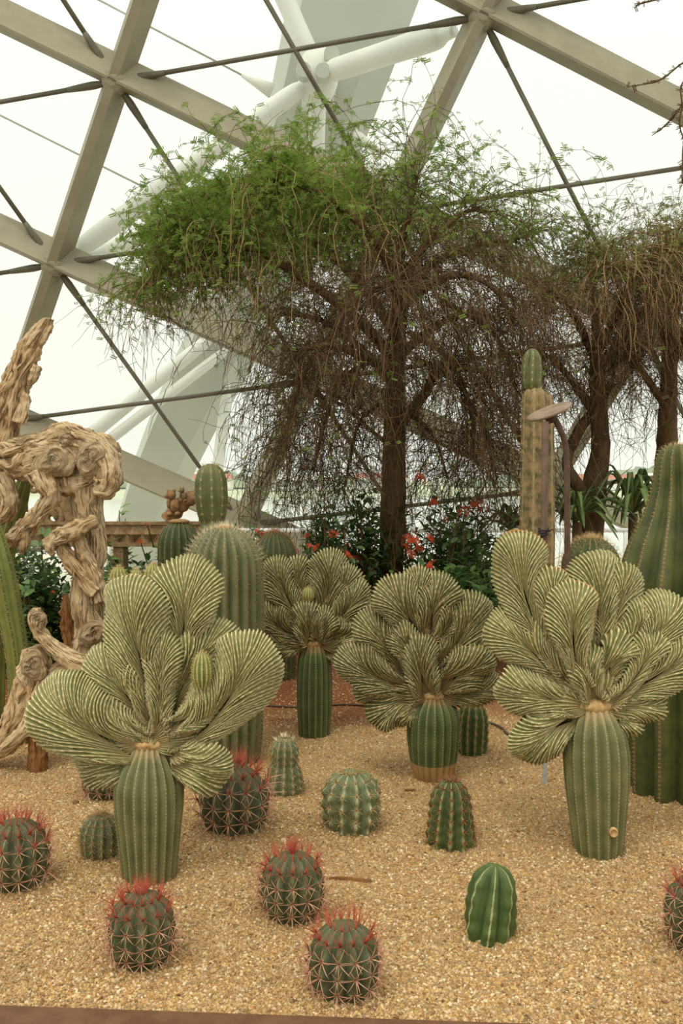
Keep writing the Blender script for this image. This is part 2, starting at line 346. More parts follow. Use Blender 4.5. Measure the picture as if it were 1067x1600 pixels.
KS = 11.0
def dome_nodes():
    A, B, D, E_ = [ray(*q) for q in ((185, 128), (90, 412), (608, 332), (485, 592))]
    l = np.linalg.svd(np.array([A, E_, -B, -D]).T)[2][-1]; l = l / l[0] * KS
    a, b, d = A * l[0], B * l[2], D * l[3]; o = np.array([0, 0, CZ])
    return a + o, d - a, b - a
N0, DU, DV = dome_nodes(); DN = np.cross(DU, DV); DN /= np.linalg.norm(DN)
if DN[1] > 0: DN = -DN                                       # into the house
node = lambda i, j: N0 + i * DU + j * DV
eu, ev = DU / np.linalg.norm(DU), DV / np.linalg.norm(DV)
shell = bpy.data.objects.new('wall_back', None); COL.objects.link(shell); shell['kind'] = 'structure'
shell['label'] = 'steel grid shell of the glass dome with tie rods'; shell.location = tuple(node(0, 2) * (1, 1, 0))
SL = np.array(shell.location)
def beam(a, b, side, prof, name='beam'):
    a, b = np.array(a), np.array(b)
    if a[2] < b[2]: a, b = b, a
    if a[2] < .06: return
    if b[2] < .05: b = a + (b - a) * (a[2] - .05) / (a[2] - b[2])
    V = [p + side * t + DN * q - SL for p in (a, b) for t, q in prof]; n = len(prof)
    part(name, V, [(i, (i + 1) % n, n + (i + 1) % n, n + i) for i in range(n)] + [tuple(range(n - 1, -1, -1)), tuple(range(n, 2 * n))], M['steel'], shell, False)
rows_i, rows_j = range(-1, 4), range(-2, 4)
profU = [(-.02, 0), (-.30, 0), (-.03, .30), (.0, .30), (.075, .10)]    # shallow family: broad upper flank, narrow dark underside (side = ev, pointing down)
profV = [(-.17, 0), (.15, 0), (.06, .28), (-.05, .30)]
for j in rows_j:
    for i in range(-2, 4): beam(node(i, j), node(i + 1, j), ev, profU)
for i in rows_i:
    for j in range(-3, 4): beam(node(i, j), node(i, j + 1), eu, profV)
for i in rows_i:
    for j in rows_j:
        c = node(i, j) + DN * .14
        if c[2] < .3: continue
        f0 = np.array([.17, .17, .17]); a_ = np.arange(10) * 2 * PI / 10
        V = np.concatenate([c + r * (np.cos(a_)[:, None] * eu + np.sin(a_)[:, None] * ev) + DN * q for r, q in ((.20, -.14), (.13, .13), (.06, .16))]) - SL
        part('node_plate', V, [tuple(f) for f in gridf(3, 10)] + [tuple(range(20, 30))], M['steel'], shell, False)
def rod(a, b):
    a, b = np.array(a), np.array(b)
    if max(a[2], b[2]) < .3: return
    if a[2] < b[2]: a, b = b, a
    if b[2] < .05: b = a + (b - a) * (a[2] - .05) / (a[2] - b[2])
    L = np.linalg.norm(b - a); u = (b - a) / L; q = MB(); off = DN * .10 - SL
    q.add(*tube([a + u * .25 + off, b - u * .25 + off], (.030, .030), 8, 2))
    o = q.build('tie_rod', M['rod'], shell)
    for s_, e_ in ((a, u), (b, -u)):                       # forked rod ends
        if s_[2] > .3:
            V, Fc, uv = tube([s_ + e_ * .14 + off, s_ + e_ * .3 + off, s_ + e_ * .62 + off], (.03, .05, .034), 8, 7)
            part('rod_end', V, Fc, M['rod'], o)
for i in range(-1, 3):
    for j in range(-2, 3):
        rod(node(i, j), node(i + 1, j + 1)); rod(node(i + 1, j), node(i, j + 1))
for i in range(-2, 4):
    for j in range(-3, 4):
        q = [node(i, j), node(i + 1, j), node(i + 1, j + 1), node(i, j + 1)]
        pl = []
        for a_, b_ in zip(q, q[1:] + q[:1]):
            if a_[2] > .04: pl.append(a_)
            if (a_[2] > .04) != (b_[2] > .04): pl.append(a_ + (b_ - a_) * (a_[2] - .04) / (a_[2] - b_[2]))
        if len(pl) < 3: continue
        pl = np.array(pl); c = pl.mean(0); pl = c + (pl - c) * .992 - DN * .01 - SL; n = len(pl)
        V = np.concatenate([pl, pl - DN * .02])
        part('glass_pane', V, [tuple(range(n)), tuple(range(2 * n - 1, n - 1, -1))] + [(i_, n + i_, n + (i_ + 1) % n, (i_ + 1) % n) for i_ in range(n)], M['glass'], shell, False)

# white arched rib outside the glass, with its struts and cables
def outside(px, py, off):                                   # a point on the plane parallel to the glass, off metres outside
    r = ray(px, py); o = N0 - DN * off - np.array([0, 0, CZ]); t = (o @ DN) / (r @ DN); return r * t + np.array([0, 0, CZ])
rib = thing('arched_rib', 'broad white painted steel arch rib rising outside the glass behind the tree', 'rib', tuple(outside(222, 830, 3.2) * (1, 1, 0) + (0, 0, -1.2)))
RL = np.array(rib.location)
CL = [(575, -140, 190), (545, 0, 168), (472, 250, 140), (390, 450, 122), (302, 620, 106), (248, 740, 94), (222, 810, 84), (196, 890, 78)]
n = 36; mid = smooth_path([outside(x, y, 3.2) for x, y, w in CL], n); wid = smooth_path([[w] for x, y, w in CL], n)[:, 0]
T_, _, _ = frames(mid); ring = []
for c, t, w in zip(mid, T_, wid):
    s_ = np.cross(t, DN); s_ /= np.linalg.norm(s_); s_ = s_ if s_[0] > 0 else -s_; hw = w * np.linalg.norm(c) / F / 2
    ring += [c - s_ * hw * 1.0 - DN * .45, c - s_ * hw * .66 + DN * .32, c + s_ * hw * .55 + DN * .32, c + s_ * hw * 1.0 - DN * .2, c + s_ * hw * .6 - DN * .9, c - s_ * hw * .7 - DN * .9]
part('rib_girder', np.array(ring) - RL, [tuple(f) for f in gridf(n, 6)] + [tuple(range(6)), tuple(range(6 * n - 1, 6 * n - 7, -1))], M['white_steel'], rib, False)
J = outside(497, 118, 2.4)                                   # joint on the rib
q = MB(); q.add(*sphere(J, (.3, .34, .42), 12, 9)); q.add(*box(*(J + (0, .3, .05)), .5, .5, .7)); V = np.concatenate(q.v) - RL
part('strut_joint', V, q.f, M['tube_steel'], rib, True)
for s_ in ((-.2, -.3, -.1), (.08, -.36, -.14), (.2, -.3, .12)):
    V, Fc, uv = tube([J + np.array(s_) + (0, .05, 0), J + np.array(s_) + (0, -.12, 0)], (.11, .11), 14, 2); part('pin', V - RL, Fc, M['white_steel'], rib, False)
def strut(a, b, r, label=None):
    V, Fc, uv = tube([a, a + (b - a) * .06, a + (b - a) * .14, a + (b - a) * .5, a + (b - a) * .86, a + (b - a) * .94, b], (r * .45, r * .6, r, r, r, r * .6, r * .45), 14, 40)
    part('strut', V - RL, Fc, M['tube_steel'], rib)
ndB, ndC, ndD = node(0, 1) - DN * .1, node(1, -1) - DN * .1, node(1, 0) - DN * .1
strut(J, ndB, .135); strut(J, ndC + (-.3, .1, -.1), .15); strut(J, outside(420, -60, 2.8), .14); strut(J, outside(492, 330, 2.0), .12)
J2 = outside(345, 515, 3.0)
strut(ndB + (.1, .1, -.05), outside(390, 290, 3.1), .11); strut(ndB + (.3, .2, -.3), outside(360, 470, 3.1), .10)
strut(J2, outside(60, 745, .4), .11); strut(J2 + (.25, .1, -.2), outside(95, 745, .5), .085)
strut(outside(356, 600, 3.0), outside(325, 860, .9), .1)
def cable(a, b):
    V, Fc, uv = tube([a, b], (.016, .016), 6, 2); part('cable', V - RL, Fc, M['cable'], rib)
    u = (b - a) / np.linalg.norm(b - a); V, Fc, uv = tube([b - u * .5, b], (.03, .12), 8, 3); part('cable_socket', V - RL, Fc, M['tube_steel'], rib)
cable(outside(90, -34, 2.7), outside(425, 142, 2.9)); cable(outside(-60, 150, 2.7), outside(330, 345, 2.9))
cable(outside(900, 412, 2.7), outside(552, 212, 2.9))
# second tail of the rib foot seen under the tree
V = []
for x, y in ((505, 560), (384, 815), (340, 900)):
    for dx, dy in ((-16, 0), (16, 0), (16, .5), (-16, .5)):
        V.append(outside(x + dx, y, 1.2 + dy))
brace = part('rib_brace', np.array(V) - RL, [tuple(f) for f in gridf(3, 4)] + [(3, 2, 1, 0), (8, 9, 10, 11)], M['white_steel'], rib, False)

# outside: paving terrace, river, far bank with hills and houses
struct('terrace_ground', *[np.array([[-30, 13.5, -.05], [30, 13.5, -.05], [30, 22, -.25], [-30, 22, -.25], [-30, 22.3, -4], [30, 22.3, -4]]), [(0, 1, 2, 3), (3, 2, 5, 4)]], M['paving'], label='pale paved terrace outside the glass')
struct('river', [[-400, 22, -3.2], [400, 22, -3.2], [400, 230, -3.2], [-400, 230, -3.2]], [(0, 1, 2, 3)], M['water'], label='pale river water beyond the terrace')
bx, by = np.meshgrid(np.linspace(-500, 500, 60), np.linspace(228, 520, 16)); bz = -3.3 + np.clip((by - 228) / 10, 0, 1) * 1.1 + .01 * np.clip(by - 240, 0, 300)
struct('far_bank', np.stack([bx, by, bz], -1).reshape(-1, 3), gridf(16, 60, False), M['bank'], smooth=True, label='flat green far bank of the river')
def hill(x0, x1, Y, h, label, seed):
    n = 70; xs = np.linspace(x0, x1, n); r = np.random.default_rng(seed); V = []; 
    env = np.sin(np.linspace(0, PI, n)) ** .45
    top = h * env * (.7 + .3 * np.sin(np.linspace(0, 9, n) + seed)) * (1 + .13 * r.normal(size=n))
    for dy, fz in ((-14, 0), (-8, .62), (-2, .95), (5, 1), (14, .6), (22, 0)):
        for x, t in zip(xs, top): V.append((x + r.normal() * .8, Y + dy + r.normal() * 1.5, -1.2 + max(0, t * fz * (1 + .08 * r.normal()))))
    tag(part('wooded_hill', V, gridf(6, n, False), M['hill'], None, True), label, 'hill')
hill(-95, -20, 300, 5.5, 'low wooded hill on the far bank behind the barrel cactus', 1)
hill(40, 165, 320, 7.5, 'long wooded hill on the far bank at the right behind the strap leaves', 2)
hill(-30, 38, 400, 4.5, 'hazy tree line on the far bank behind the weeping tree', 3)
hill(-260, -100, 330, 4, 'faint tree line on the far bank at the far left', 4)
def far_house(x, Y, w, h, roof, label):
    t = thing('far_building', label, 'building', (x, Y, -1.7)); MBx = MB(); MBx.add(*box(0, 0, h / 2, w, 8, h)); MBx.build('wall', M['far_white'], t, False)
    V = np.array([[-w / 2 - .5, -4.6, h], [w / 2 + .5, -4.6, h], [w / 2 + .5, 4.6, h], [-w / 2 - .5, 4.6, h], [-w / 2 + .5, 0, h + 1.4], [w / 2 - .5, 0, h + 1.4]])
    part('roof', V, [(0, 1, 5, 4), (2, 3, 4, 5), (1, 2, 5), (3, 0, 4), (3, 2, 1, 0)], M['far_red' if roof else 'far_white'], t, False)
    for i in range(int(w / 4)):
        V, Fc = box(-w / 2 + 2 + i * 4, -4.03, h * .55, 1.6, .12, h * .4); part('window', V, Fc, M['far_glass'], t, False)
for a in ((-74, 262, 14, 3.2, 0, 'low white building on the far bank left of the white rib foot'), (-42, 270, 18, 3.4, 1, 'white building with red roof on the far bank beside the barrel cactus'),
          (-12, 258, 20, 3, 0, 'long pale building on the far bank behind the twigs'), (12, 276, 16, 3.6, 1, 'red roofed building on the far bank left of the trunk'),
          (76, 268, 24, 3.2, 1, 'red roofed long building on the far bank at the right'), (104, 280, 18, 3.6, 0, 'white building on the far bank at the right edge')):
    far_house(*a)

# ------------------------------------------------------------------ cactus builders
def ribbed(prof, nr, depth, sharp=1.0, rows=40, twist=0, bend=None, sub=6, vs=.03, wob=0, seed=0, wave=0):
    """ribbed cactus body; prof = [(z, r)...]; returns V, F, uv, areole positions and normals"""
    pr = np.asarray(prof, float); d = np.concatenate([[0], np.cumsum(np.linalg.norm(np.diff(pr, axis=0), axis=1))])
    t = np.linspace(0, d[-1], rows); z = np.interp(t, d, pr[:, 0]); r = np.interp(t, d, pr[:, 1])
    if len(pr) > 3:
        for _ in range(2): z[1:-1] = (z[:-2] + 2 * z[1:-1] + z[2:]) / 4; r[1:-1] = (r[:-2] + 2 * r[1:-1] + r[2:]) / 4
    nc = nr * sub; th = np.arange(nc) * 2 * PI / nc
    tw = twist * t / d[-1]
    f = np.abs(np.cos(nr * th / 2)) ** sharp
    rr = r[:, None] * (1 - depth * (1 - f[None]))
    if wave: rr = rr * (1 + wave * f[None] ** 2 * np.sin(t[:, None] / vs * 2 * PI + np.cos(nr * th / 2 - .4)[None]))
    a = th[None] + tw[:, None]
    if wob: rr = rr * (1 + wob * np.sin(2 * a + seed + 4 * t[:, None] / d[-1]) + wob * .6 * np.sin(3 * a - seed * 2 - 7 * t[:, None] / d[-1]))
    C = np.zeros((rows, 3)); C[:, 2] = z
    if bend is not None:
        h = (z - z.min()) / (z.max() - z.min() + 1e-9); B = np.asarray(bend, float); C[:, 0] += np.interp(h, B[:, 0], B[:, 1]); C[:, 1] += np.interp(h, B[:, 0], B[:, 2]) if B.shape[1] > 2 else 0
        for _ in range(3): C[1:-1, :2] = (C[:-2, :2] + 2 * C[1:-1, :2] + C[2:, :2]) / 4
    V = C[:, None] + np.stack([rr * np.cos(a), rr * np.sin(a), np.zeros_like(rr)], -1)
    uv = np.stack([np.broadcast_to(th * nr / (2 * PI), rr.shape), np.broadcast_to((t / vs)[:, None], rr.shape)], -1)
    tang = np.gradient(np.stack([r, z], -1), axis=0); tang /= np.linalg.norm(tang, axis=1)[:, None] + 1e-9
    pos, nor = [], []
    for q in np.arange(.5, d[-1] / vs, 1):
        i = np.interp(q * vs, t, np.arange(rows)); i0 = int(i); fr = i - i0; i1 = min(i0 + 1, rows - 1)
        for kk in range(nr):
            c = kk * sub; p = V[i0, c] * (1 - fr) + V[i1, c] * fr; aa = a[i0, c]
            nr_, nz_ = tang[i0][1], -tang[i0][0]
            pos.append(p); nor.append((nr_ * math.cos(aa), nr_ * math.sin(aa), nz_))
    return V.reshape(-1, 3), gridf(rows, nc), uv.reshape(-1, 2), np.array(pos), np.array(nor)
def dome(R, H, r0=None, top=.8, crown=.12, flat=1.0):
    """profile of a barrel or column: foot, swelling, rounded top ending in a slightly sunken crown"""
    r0 = R * .8 if r0 is None else r0; hd = R * flat; pts = [(-.02, r0 * .97), (0, r0), (H * .12, r0 + (R - r0) * .6)]
    z0 = max(H - hd, H * .3); pts += [(z0 * .6 + H * .06, R), (z0, R)]
    for a in np.linspace(12, 84, 8): pts.append((z0 + (H - z0) * math.sin(math.radians(a)), R * math.cos(math.radians(a))))
    pts += [(H - .02 * R, R * .05), (H - .06 * R, .0005)]
    return pts
def rot_to(n):
    return Vector(n).to_track_quat('Z', 'Y')
def spikes(pos, nor, L, k, spread, r, rg, keep=1.0, down=0):
    A, B, RR = [], [], []
    for p, n_ in zip(pos, nor):
        if rg.random() > keep: continue
        for _ in range(k):
            d = n_ + rg.normal(size=3) * spread; d[2] -= down; d /= np.linalg.norm(d); A.append(p); B.append(p + d * L * rg.uniform(.6, 1.15)); RR.append(r)
    return bars(A, B, np.array(RR))
def cluster_mesh(name, L, r, mat, side=7, seed=0, mat2=None):
    """one areole: radial spines pressed sideways and a long central one, gently curved"""
    q = MB(); r_ = np.random.default_rng(seed)
    for i in range(side):
        a = i * 2 * PI / side + .3; e = .42; l = L * r_.uniform(.75, 1.1)
        d = np.array([math.cos(a) * math.cos(e), math.sin(a) * math.cos(e), math.sin(e)])
        q.add(*tube([(0, 0, 0), d * l * .5 + (0, 0, l * .06), d * l + (0, 0, -l * .06)], (r, r * .8, r * .15), 3, 4))
    q.add(*tube([(0, 0, 0), (0, 0, L * .7), (0, -L * .18, L * 1.25)], (r * 1.35, r, r * .15), 3, 4))
    return mesh_of(name, np.concatenate(q.v), q.f, mat, True)
CL_PINK = cluster_mesh('spine_cluster', .046, .0014, M['spine_pink'], 7, 1)
CL_RED = cluster_mesh('spine_cluster', .046, .0011, M['spine_red'], 6, 2)
CL_TAN = cluster_mesh('spine_cluster', .022, .0008, M['spine_tan'], 7, 3)
CL_BRN = cluster_mesh('spine_cluster', .022, .0009, M['spine_brown'], 6, 4)
CL_PALE = cluster_mesh('spine_cluster', .030, .0009, M['spine_pale'], 7, 5)
def stand(cx, by_, wpx, back=.8):
    """point on the ground for a plant whose front foot shows at (cx, by_) and is wpx wide; returns point and metres per pixel"""
    p = Gh(cx, by_); m_ = p[1] / F; p[1] += wpx * m_ / 2 * back; p[0] *= p[1] / (p[1] - wpx * m_ / 2 * back); p[2] = gh(p[0], p[1]) - .006
    return p, p[1] / F / math.cos(PIT)
def put_clusters(t, pos, nor, choose, rg, facing=-.25, jitter=.25, scale=1.0, limit=300):
    c = 0
    for p, n_ in zip(pos, nor):
        if n_[1] > facing * -1 + .15 or c >= limit: continue
        me = choose(n_)
        if me is None: continue
        o = bpy.data.objects.new('spine_cluster', me); COL.objects.link(o); o.parent = t; o.location = p
        o.rotation_mode = 'QUATERNION'; o.rotation_quaternion = rot_to(n_ + rg.normal(size=3) * jitter * .4); s_ = scale * rg.uniform(.8, 1.15); o.scale = (s_,) * 3; c += 1
def red_barrel(cx, by_, wpx, hpx, label, seed, nr=13, tilt=0, dark=False):
    p, m_ = stand(cx, by_, wpx); R = wpx * m_ / 2; H = hpx * m_ * 1.02; rg = np.random.default_rng(seed)
    t = thing('red_spined_barrel_cactus', label, 'cactus', tuple(p), 'small red-spined barrel cacti on the gravel'); t.rotation_euler = (tilt * .3, tilt, rg.uniform(0, 6))
    rz = t.rotation_euler[2]
    V, Fc, uv, pos, nor = ribbed(dome(R, H, R * .74, flat=.95), nr, .26, .8, 34, .12, vs=R * .42, wob=.015, seed=seed, wave=.035, sub=8)
    part('body', V, Fc, M['fero'], t, True, uv)
    nw = np.stack([nor[:, 0] * math.cos(rz) - nor[:, 1] * math.sin(rz), nor[:, 0] * math.sin(rz) + nor[:, 1] * math.cos(rz), nor[:, 2]], -1)
    sel = (nw[:, 1] < .35) & (nor[:, 2] < .86) & (pos[:, 2] > H * .05); sc = R / .1
    put_clusters(t, pos[sel], nor[sel], lambda n_: CL_RED if n_[2] > .5 else CL_PINK, rg, -9, .3, sc)
    top = nor[:, 2] > .30
    A, B = [], []
    for q, n_ in zip(pos[top], nor[top]):
        for _ in range(8):
            d = np.array([n_[0] * .7, n_[1] * .55, .9]) + rg.normal(size=3) * .22; d /= np.linalg.norm(d); A.append(q); B.append(q + d * .058 * sc * rg.uniform(.55, 1.2))
    V, Fc = bars(A, B, .0010 * sc); part('crown_spines', V, Fc, M['spine_red'], t, False, kind='stuff')
    return t
E_RED = [(24, 1405, 108, 100, 'red-spined barrel cactus cut by the left edge of the picture', 11),
 (222, 1520, 106, 108, 'red-spined barrel cactus in front of the big left crested cactus stem', 12),
 (457, 1443, 102, 100, 'red-spined barrel cactus beside the half-buried stick in the middle of the gravel', 13),
 (537, 1575, 116, 108, 'nearest red-spined barrel cactus, close to the brown edging', 14),
 (366, 1310, 110, 98, 'red-spined barrel cactus right of the left crested stem, below the fan', 15),
 (1092, 1502, 108, 116, 'red-spined barrel cactus cut by the right edge of the picture', 16)]
for a in E_RED: red_barrel(*a)
red_barrel(166, 1252, 74, 72, 'dark rusty barrel cactus half hidden behind the left crested stem', 17)

def green_cactus(name, label, cx, by_, wpx, prof_fn, nr, depth, sharp, mat, cl, seed, vsf=.3, wave=.03, csc=1.0, crown=None, tilt=0, wob=.02, clf=1.0, rows=40):
    p, m_ = stand(cx, by_, wpx); R = wpx * m_ / 2; rg = np.random.default_rng(seed)
    t = thing(name, label, 'cactus', tuple(p)); t.rotation_euler = (0, tilt, 0)
    V, Fc, uv, pos, nor = ribbed(prof_fn(R, m_), nr, depth, sharp, rows, .15, vs=R * vsf, wob=wob, seed=seed, wave=wave)
    part('body', V, Fc, mat, t, True, uv)
    if cl: 
        sel = rg.random(len(pos)) < clf; put_clusters(t, pos[sel], nor[sel], lambda n_: cl, rg, .1, .4, csc * R / .08)
    if crown:
        z = pos[:, 2].max(); V, Fc = spikes(pos[nor[:, 2] > .5], nor[nor[:, 2] > .5], R * .3, 4, .35, R * .012, rg); part('crown_spines', V, Fc, crown, t, False, kind='stuff')
    return t
green_cactus('globe_cactus', 'small green globe cactus touching the left side of the big left stem', 158, 1350, 68, lambda R, m: dome(R, 66 * m, R * .8), 14, .18, .9, M['globe'], CL_TAN, 21, .34, csc=1.15, crown=M['spine_tan'])
green_cactus('globe_cactus', 'pale round globe cactus with wavy ribs alone in mid gravel', 548, 1305, 96, lambda R, m: dome(R, 90 * m, R * .88, flat=.8), 13, .2, .8, M['globe'], CL_TAN, 22, .42, .06, 1.0, None, wob=.03)
green_cactus('ribbed_cactus', 'dark ribbed cactus with brown spines in front of the corky stem base', 703, 1322, 80, lambda R, m: [(-.02, R * .92), (0, R), (12 * m, R * 1.0), (40 * m, R * .9), (70 * m, R * .82), (88 * m, R * .66), (99 * m, R * .4), (103 * m, R * .12), (101 * m, .0005)], 11, .3, .9, M['darkrib'], CL_BRN, 23, .4, .05, 1.05, M['spine_brown'])
t = green_cactus('star_ribbed_cactus', 'smooth bright green spineless cactus with few deep ribs at lower right', 763, 1468, 82, lambda R, m: [(-.02, R * .85), (0, R * .98), (20 * m, R * 1.04), (60 * m, R * .96), (88 * m, R * .84), (104 * m, R * .64), (113 * m, R * .36), (116 * m, R * .12), (114 * m, .0005)], 7, .46, .62, M['smooth'], None, 24, .6, .03, 1, None, math.radians(5), .07, rows=54)
green_cactus('columnar_cactus', 'small columnar cactus with waisted knob top and white crown beside the big barrel', 444, 1242, 62, lambda R, m: [(-.02, R * .9), (0, R), (14 * m, R), (36 * m, R * .84), (46 * m, R * .68), (52 * m, R * .72), (66 * m, R * .76), (78 * m, R * .62), (86 * m, R * .3), (88 * m, R * .1), (86 * m, .0005)], 12, .22, .9, M['globe'], CL_TAN, 25, .36, .05, 1.0, M['spine_pale'])
green_cactus('columnar_cactus', 'stout ribbed cactus behind the short corky-based crested stem', 738, 1184, 50, lambda R, m: dome(R, 86 * m, R * .86, flat=1.4), 12, .22, .8, M['darkrib'], CL_TAN, 26, .5, .03, .8)

# ------------------------------------------------------------------ crested cacti
def bez(p0, p1, p2, t):
    t = t[:, None]; return (1 - t) ** 2 * p0 + 2 * t * (1 - t) * p1 + t ** 2 * p2
def fan_lobe(p0, p1, p2, hw, T, y0, y1, spacing, neck=.46, head=.6, seed=0, fold=.36, k=5, nf=22, nb=5):
    """one lobe of a crest: ridges leave a midrib and fan out to a thick rounded rim"""
    p0, p1, p2 = (np.asarray(q, float) for q in (p0, p1, p2)); rg = np.random.default_rng(seed)
    tt = np.linspace(0, 1, 60); C = bez(p0, p1, p2, tt); dl = np.concatenate([[0], np.cumsum(np.linalg.norm(np.diff(C, axis=0), axis=1))]); L = dl[-1]
    Tn = np.gradient(C, axis=0); Tn /= np.linalg.norm(Tn, axis=1)[:, None]; Nn = np.stack([Tn[:, 1], -Tn[:, 0]], -1)
    hL = max(L - hw * .95, L * .25); ex = L - hL; roll = rg.uniform(-.3, .3)
    def rim(q):                                           # q 0..1 -> (a, b)
        fl = np.linspace(0, 1, 40); fa = hL * fl; sm = np.clip((fl - .12) / .88, 0, 1); fb = hw * (neck + (1 - neck) * sm * sm * (3 - 2 * sm))
        an = np.linspace(0, PI / 2, 40); ea = hL + ex * np.sin(an); eb = hw * np.cos(an)
        a = np.concatenate([fa, ea[1:]]); b = np.concatenate([fb, eb[1:]]); s_ = np.concatenate([[0], np.cumsum(np.hypot(np.diff(a), np.diff(b)))])
        return np.interp(q * s_[-1], s_, a), np.interp(q * s_[-1], s_, b), s_[-1]
    _, _, per = rim(np.array([0.])); nr = max(6, int(2 * per / spacing)); nc = nr * k + 1
    s = np.linspace(0, 1, nc); side = np.where(s < .5, -1., 1.); q = 1 - np.abs(2 * s - 1); ar, br, _ = rim(q)
    ph = rg.uniform(0, 6, 4); br = br * (1 + .09 * np.sin(s * 11 + ph[0]) + .07 * np.sin(s * 23 + ph[1])); 
    br *= side
    dlt = hw * 1.75; m = .5 * ((ar - dlt) + np.sqrt((ar - dlt) ** 2 + (.35 * hw) ** 2)); m0 = .5 * (-dlt + math.sqrt(dlt ** 2 + (.35 * hw) ** 2)); m = np.maximum(0, m - m0) * .94
    b0 = br * (.04 + .45 * np.exp(-m / (.35 * hw)))
    hc = np.minimum(ar, hL); na, nb2 = ar - hc + 1.0 * hw * (1 - q) ** .8, br; nl = np.hypot(na, nb2) + 1e-9; na, nb2 = na / nl, nb2 / nl
    D_ = np.hypot(ar - m, br - b0); c1a, c1b = m + .46 * D_, b0 + .12 * (br - b0); c2a, c2b = ar - na * .34 * D_, br - nb2 * .34 * D_
    tau = np.linspace(0, 1, nf); t = np.sin(tau * PI / 2) ** 1.0
    tb = 1 - np.linspace(0, 1, nb + 1)[1:] ** 1.6 * .98; tb = np.maximum(tb, .02)
    tall = np.concatenate([t, tb]); sgn = np.concatenate([np.ones(nf), -np.ones(nb)])
    t_ = tall[:, None]
    wg = .035 * hw * np.sin(t_ * 9 + 1.7 * np.sin(s * 40 + ph[0])[None] * 3 + s * 30) * np.sin(t_ * PI)
    w0, w1, w2, w3 = (1 - t_) ** 3, 3 * t_ * (1 - t_) ** 2, 3 * t_ ** 2 * (1 - t_), t_ ** 3
    a = w0 * m + w1 * c1a + w2 * c2a + w3 * ar; b = w0 * b0 + w1 * c1b + w2 * c2b + w3 * br + wg
    cx = np.interp(a, dl, C[:, 0]); cz = np.interp(a, dl, C[:, 1]); nx = np.interp(a, dl, Nn[:, 0]); nzz = np.interp(a, dl, Nn[:, 1])
    over = np.maximum(a - L, 0); cx = cx + over * Tn[-1, 0]; cz = cz + over * Tn[-1, 1]
    X, Z = cx + b * nx, cz + b * nzz
    prof = np.sqrt(np.maximum(0, 1 - tall ** 2.5))[:, None] * (.50 + .50 * np.sin(np.minimum(tall * 1.45, 1) * PI / 2))[:, None]
    Ta = T * (.45 + .55 * np.clip(a / (L * .55), 0, 1))
    Y = y0 + (y1 - y0) * np.clip(a / L, 0, 1.2) ** 1.3 - sgn[:, None] * Ta * prof
    Y = Y + fold * T * np.sin(s * 5 * PI + ph[2])[None] * t_ ** 2 + fold * .6 * T * np.sin(s * 11 * PI + ph[3])[None] * t_ ** 3
    Y = Y + roll * b * np.clip(a / L, 0, 1)
    V = np.stack([X, Y, Z], -1); du = np.gradient(V, axis=1); dv = np.gradient(V, axis=0); Nr = np.cross(du, dv); Nr /= np.linalg.norm(Nr, axis=2)[..., None] + 1e-12
    for _ in range(2): Nr[:, 1:-1] = (Nr[:, :-2] + 2 * Nr[:, 1:-1] + Nr[:, 2:]) / 4
    if (Nr[:nf // 2, :, 1]).mean() > 0: Nr = -Nr; flip = True
    else: flip = False
    loc = np.linalg.norm(np.gradient(V, axis=1), axis=2) * k           # local ridge spacing
    amp = .72 * np.minimum(loc, spacing * 1.2) * (.45 + .55 * np.clip(t_ * 1.5, 0, 1))
    rid = np.abs(np.sin(PI * nr * s))[None] ** 1.4
    tl = np.concatenate([[0], np.cumsum(np.abs(np.diff(tall)))])[:, None] * hw * 1.1
    bead = .28 * np.sin(2 * PI * tl / (spacing * 1.0) + 2.4 * np.floor(nr * s)[None])
    V = V + Nr * (amp * (rid - .55) * (1 + bead) * (1 + .35 * np.sin(s * 57 + ph[1]) * np.sin(t_ * 5 + ph[2])))[..., None]
    uv = np.stack([np.broadcast_to(nr * s + .5, a.shape), np.broadcast_to(tl / (spacing * 1.0), a.shape)], -1)
    age = np.clip(1 - a / (L * .6), 0, 1) ** 1.2 * .72 + .28 * np.clip(1 - t_ * 2.2, 0, 1) + .0 * a
    Fc = gridf(nf + nb, nc, False); Fc = Fc[:, ::-1] if not flip else Fc
    cols = (np.arange(nr) * k + k // 2); rowsel = np.arange(int(nf * .35), nf + 4)
    sp = V[np.ix_(rowsel, cols)].reshape(-1, 3); sn = Nr[np.ix_(rowsel, cols)].reshape(-1, 3)
    return V.reshape(-1, 3), Fc, uv.reshape(-1, 2), age.reshape(-1), sp, sn
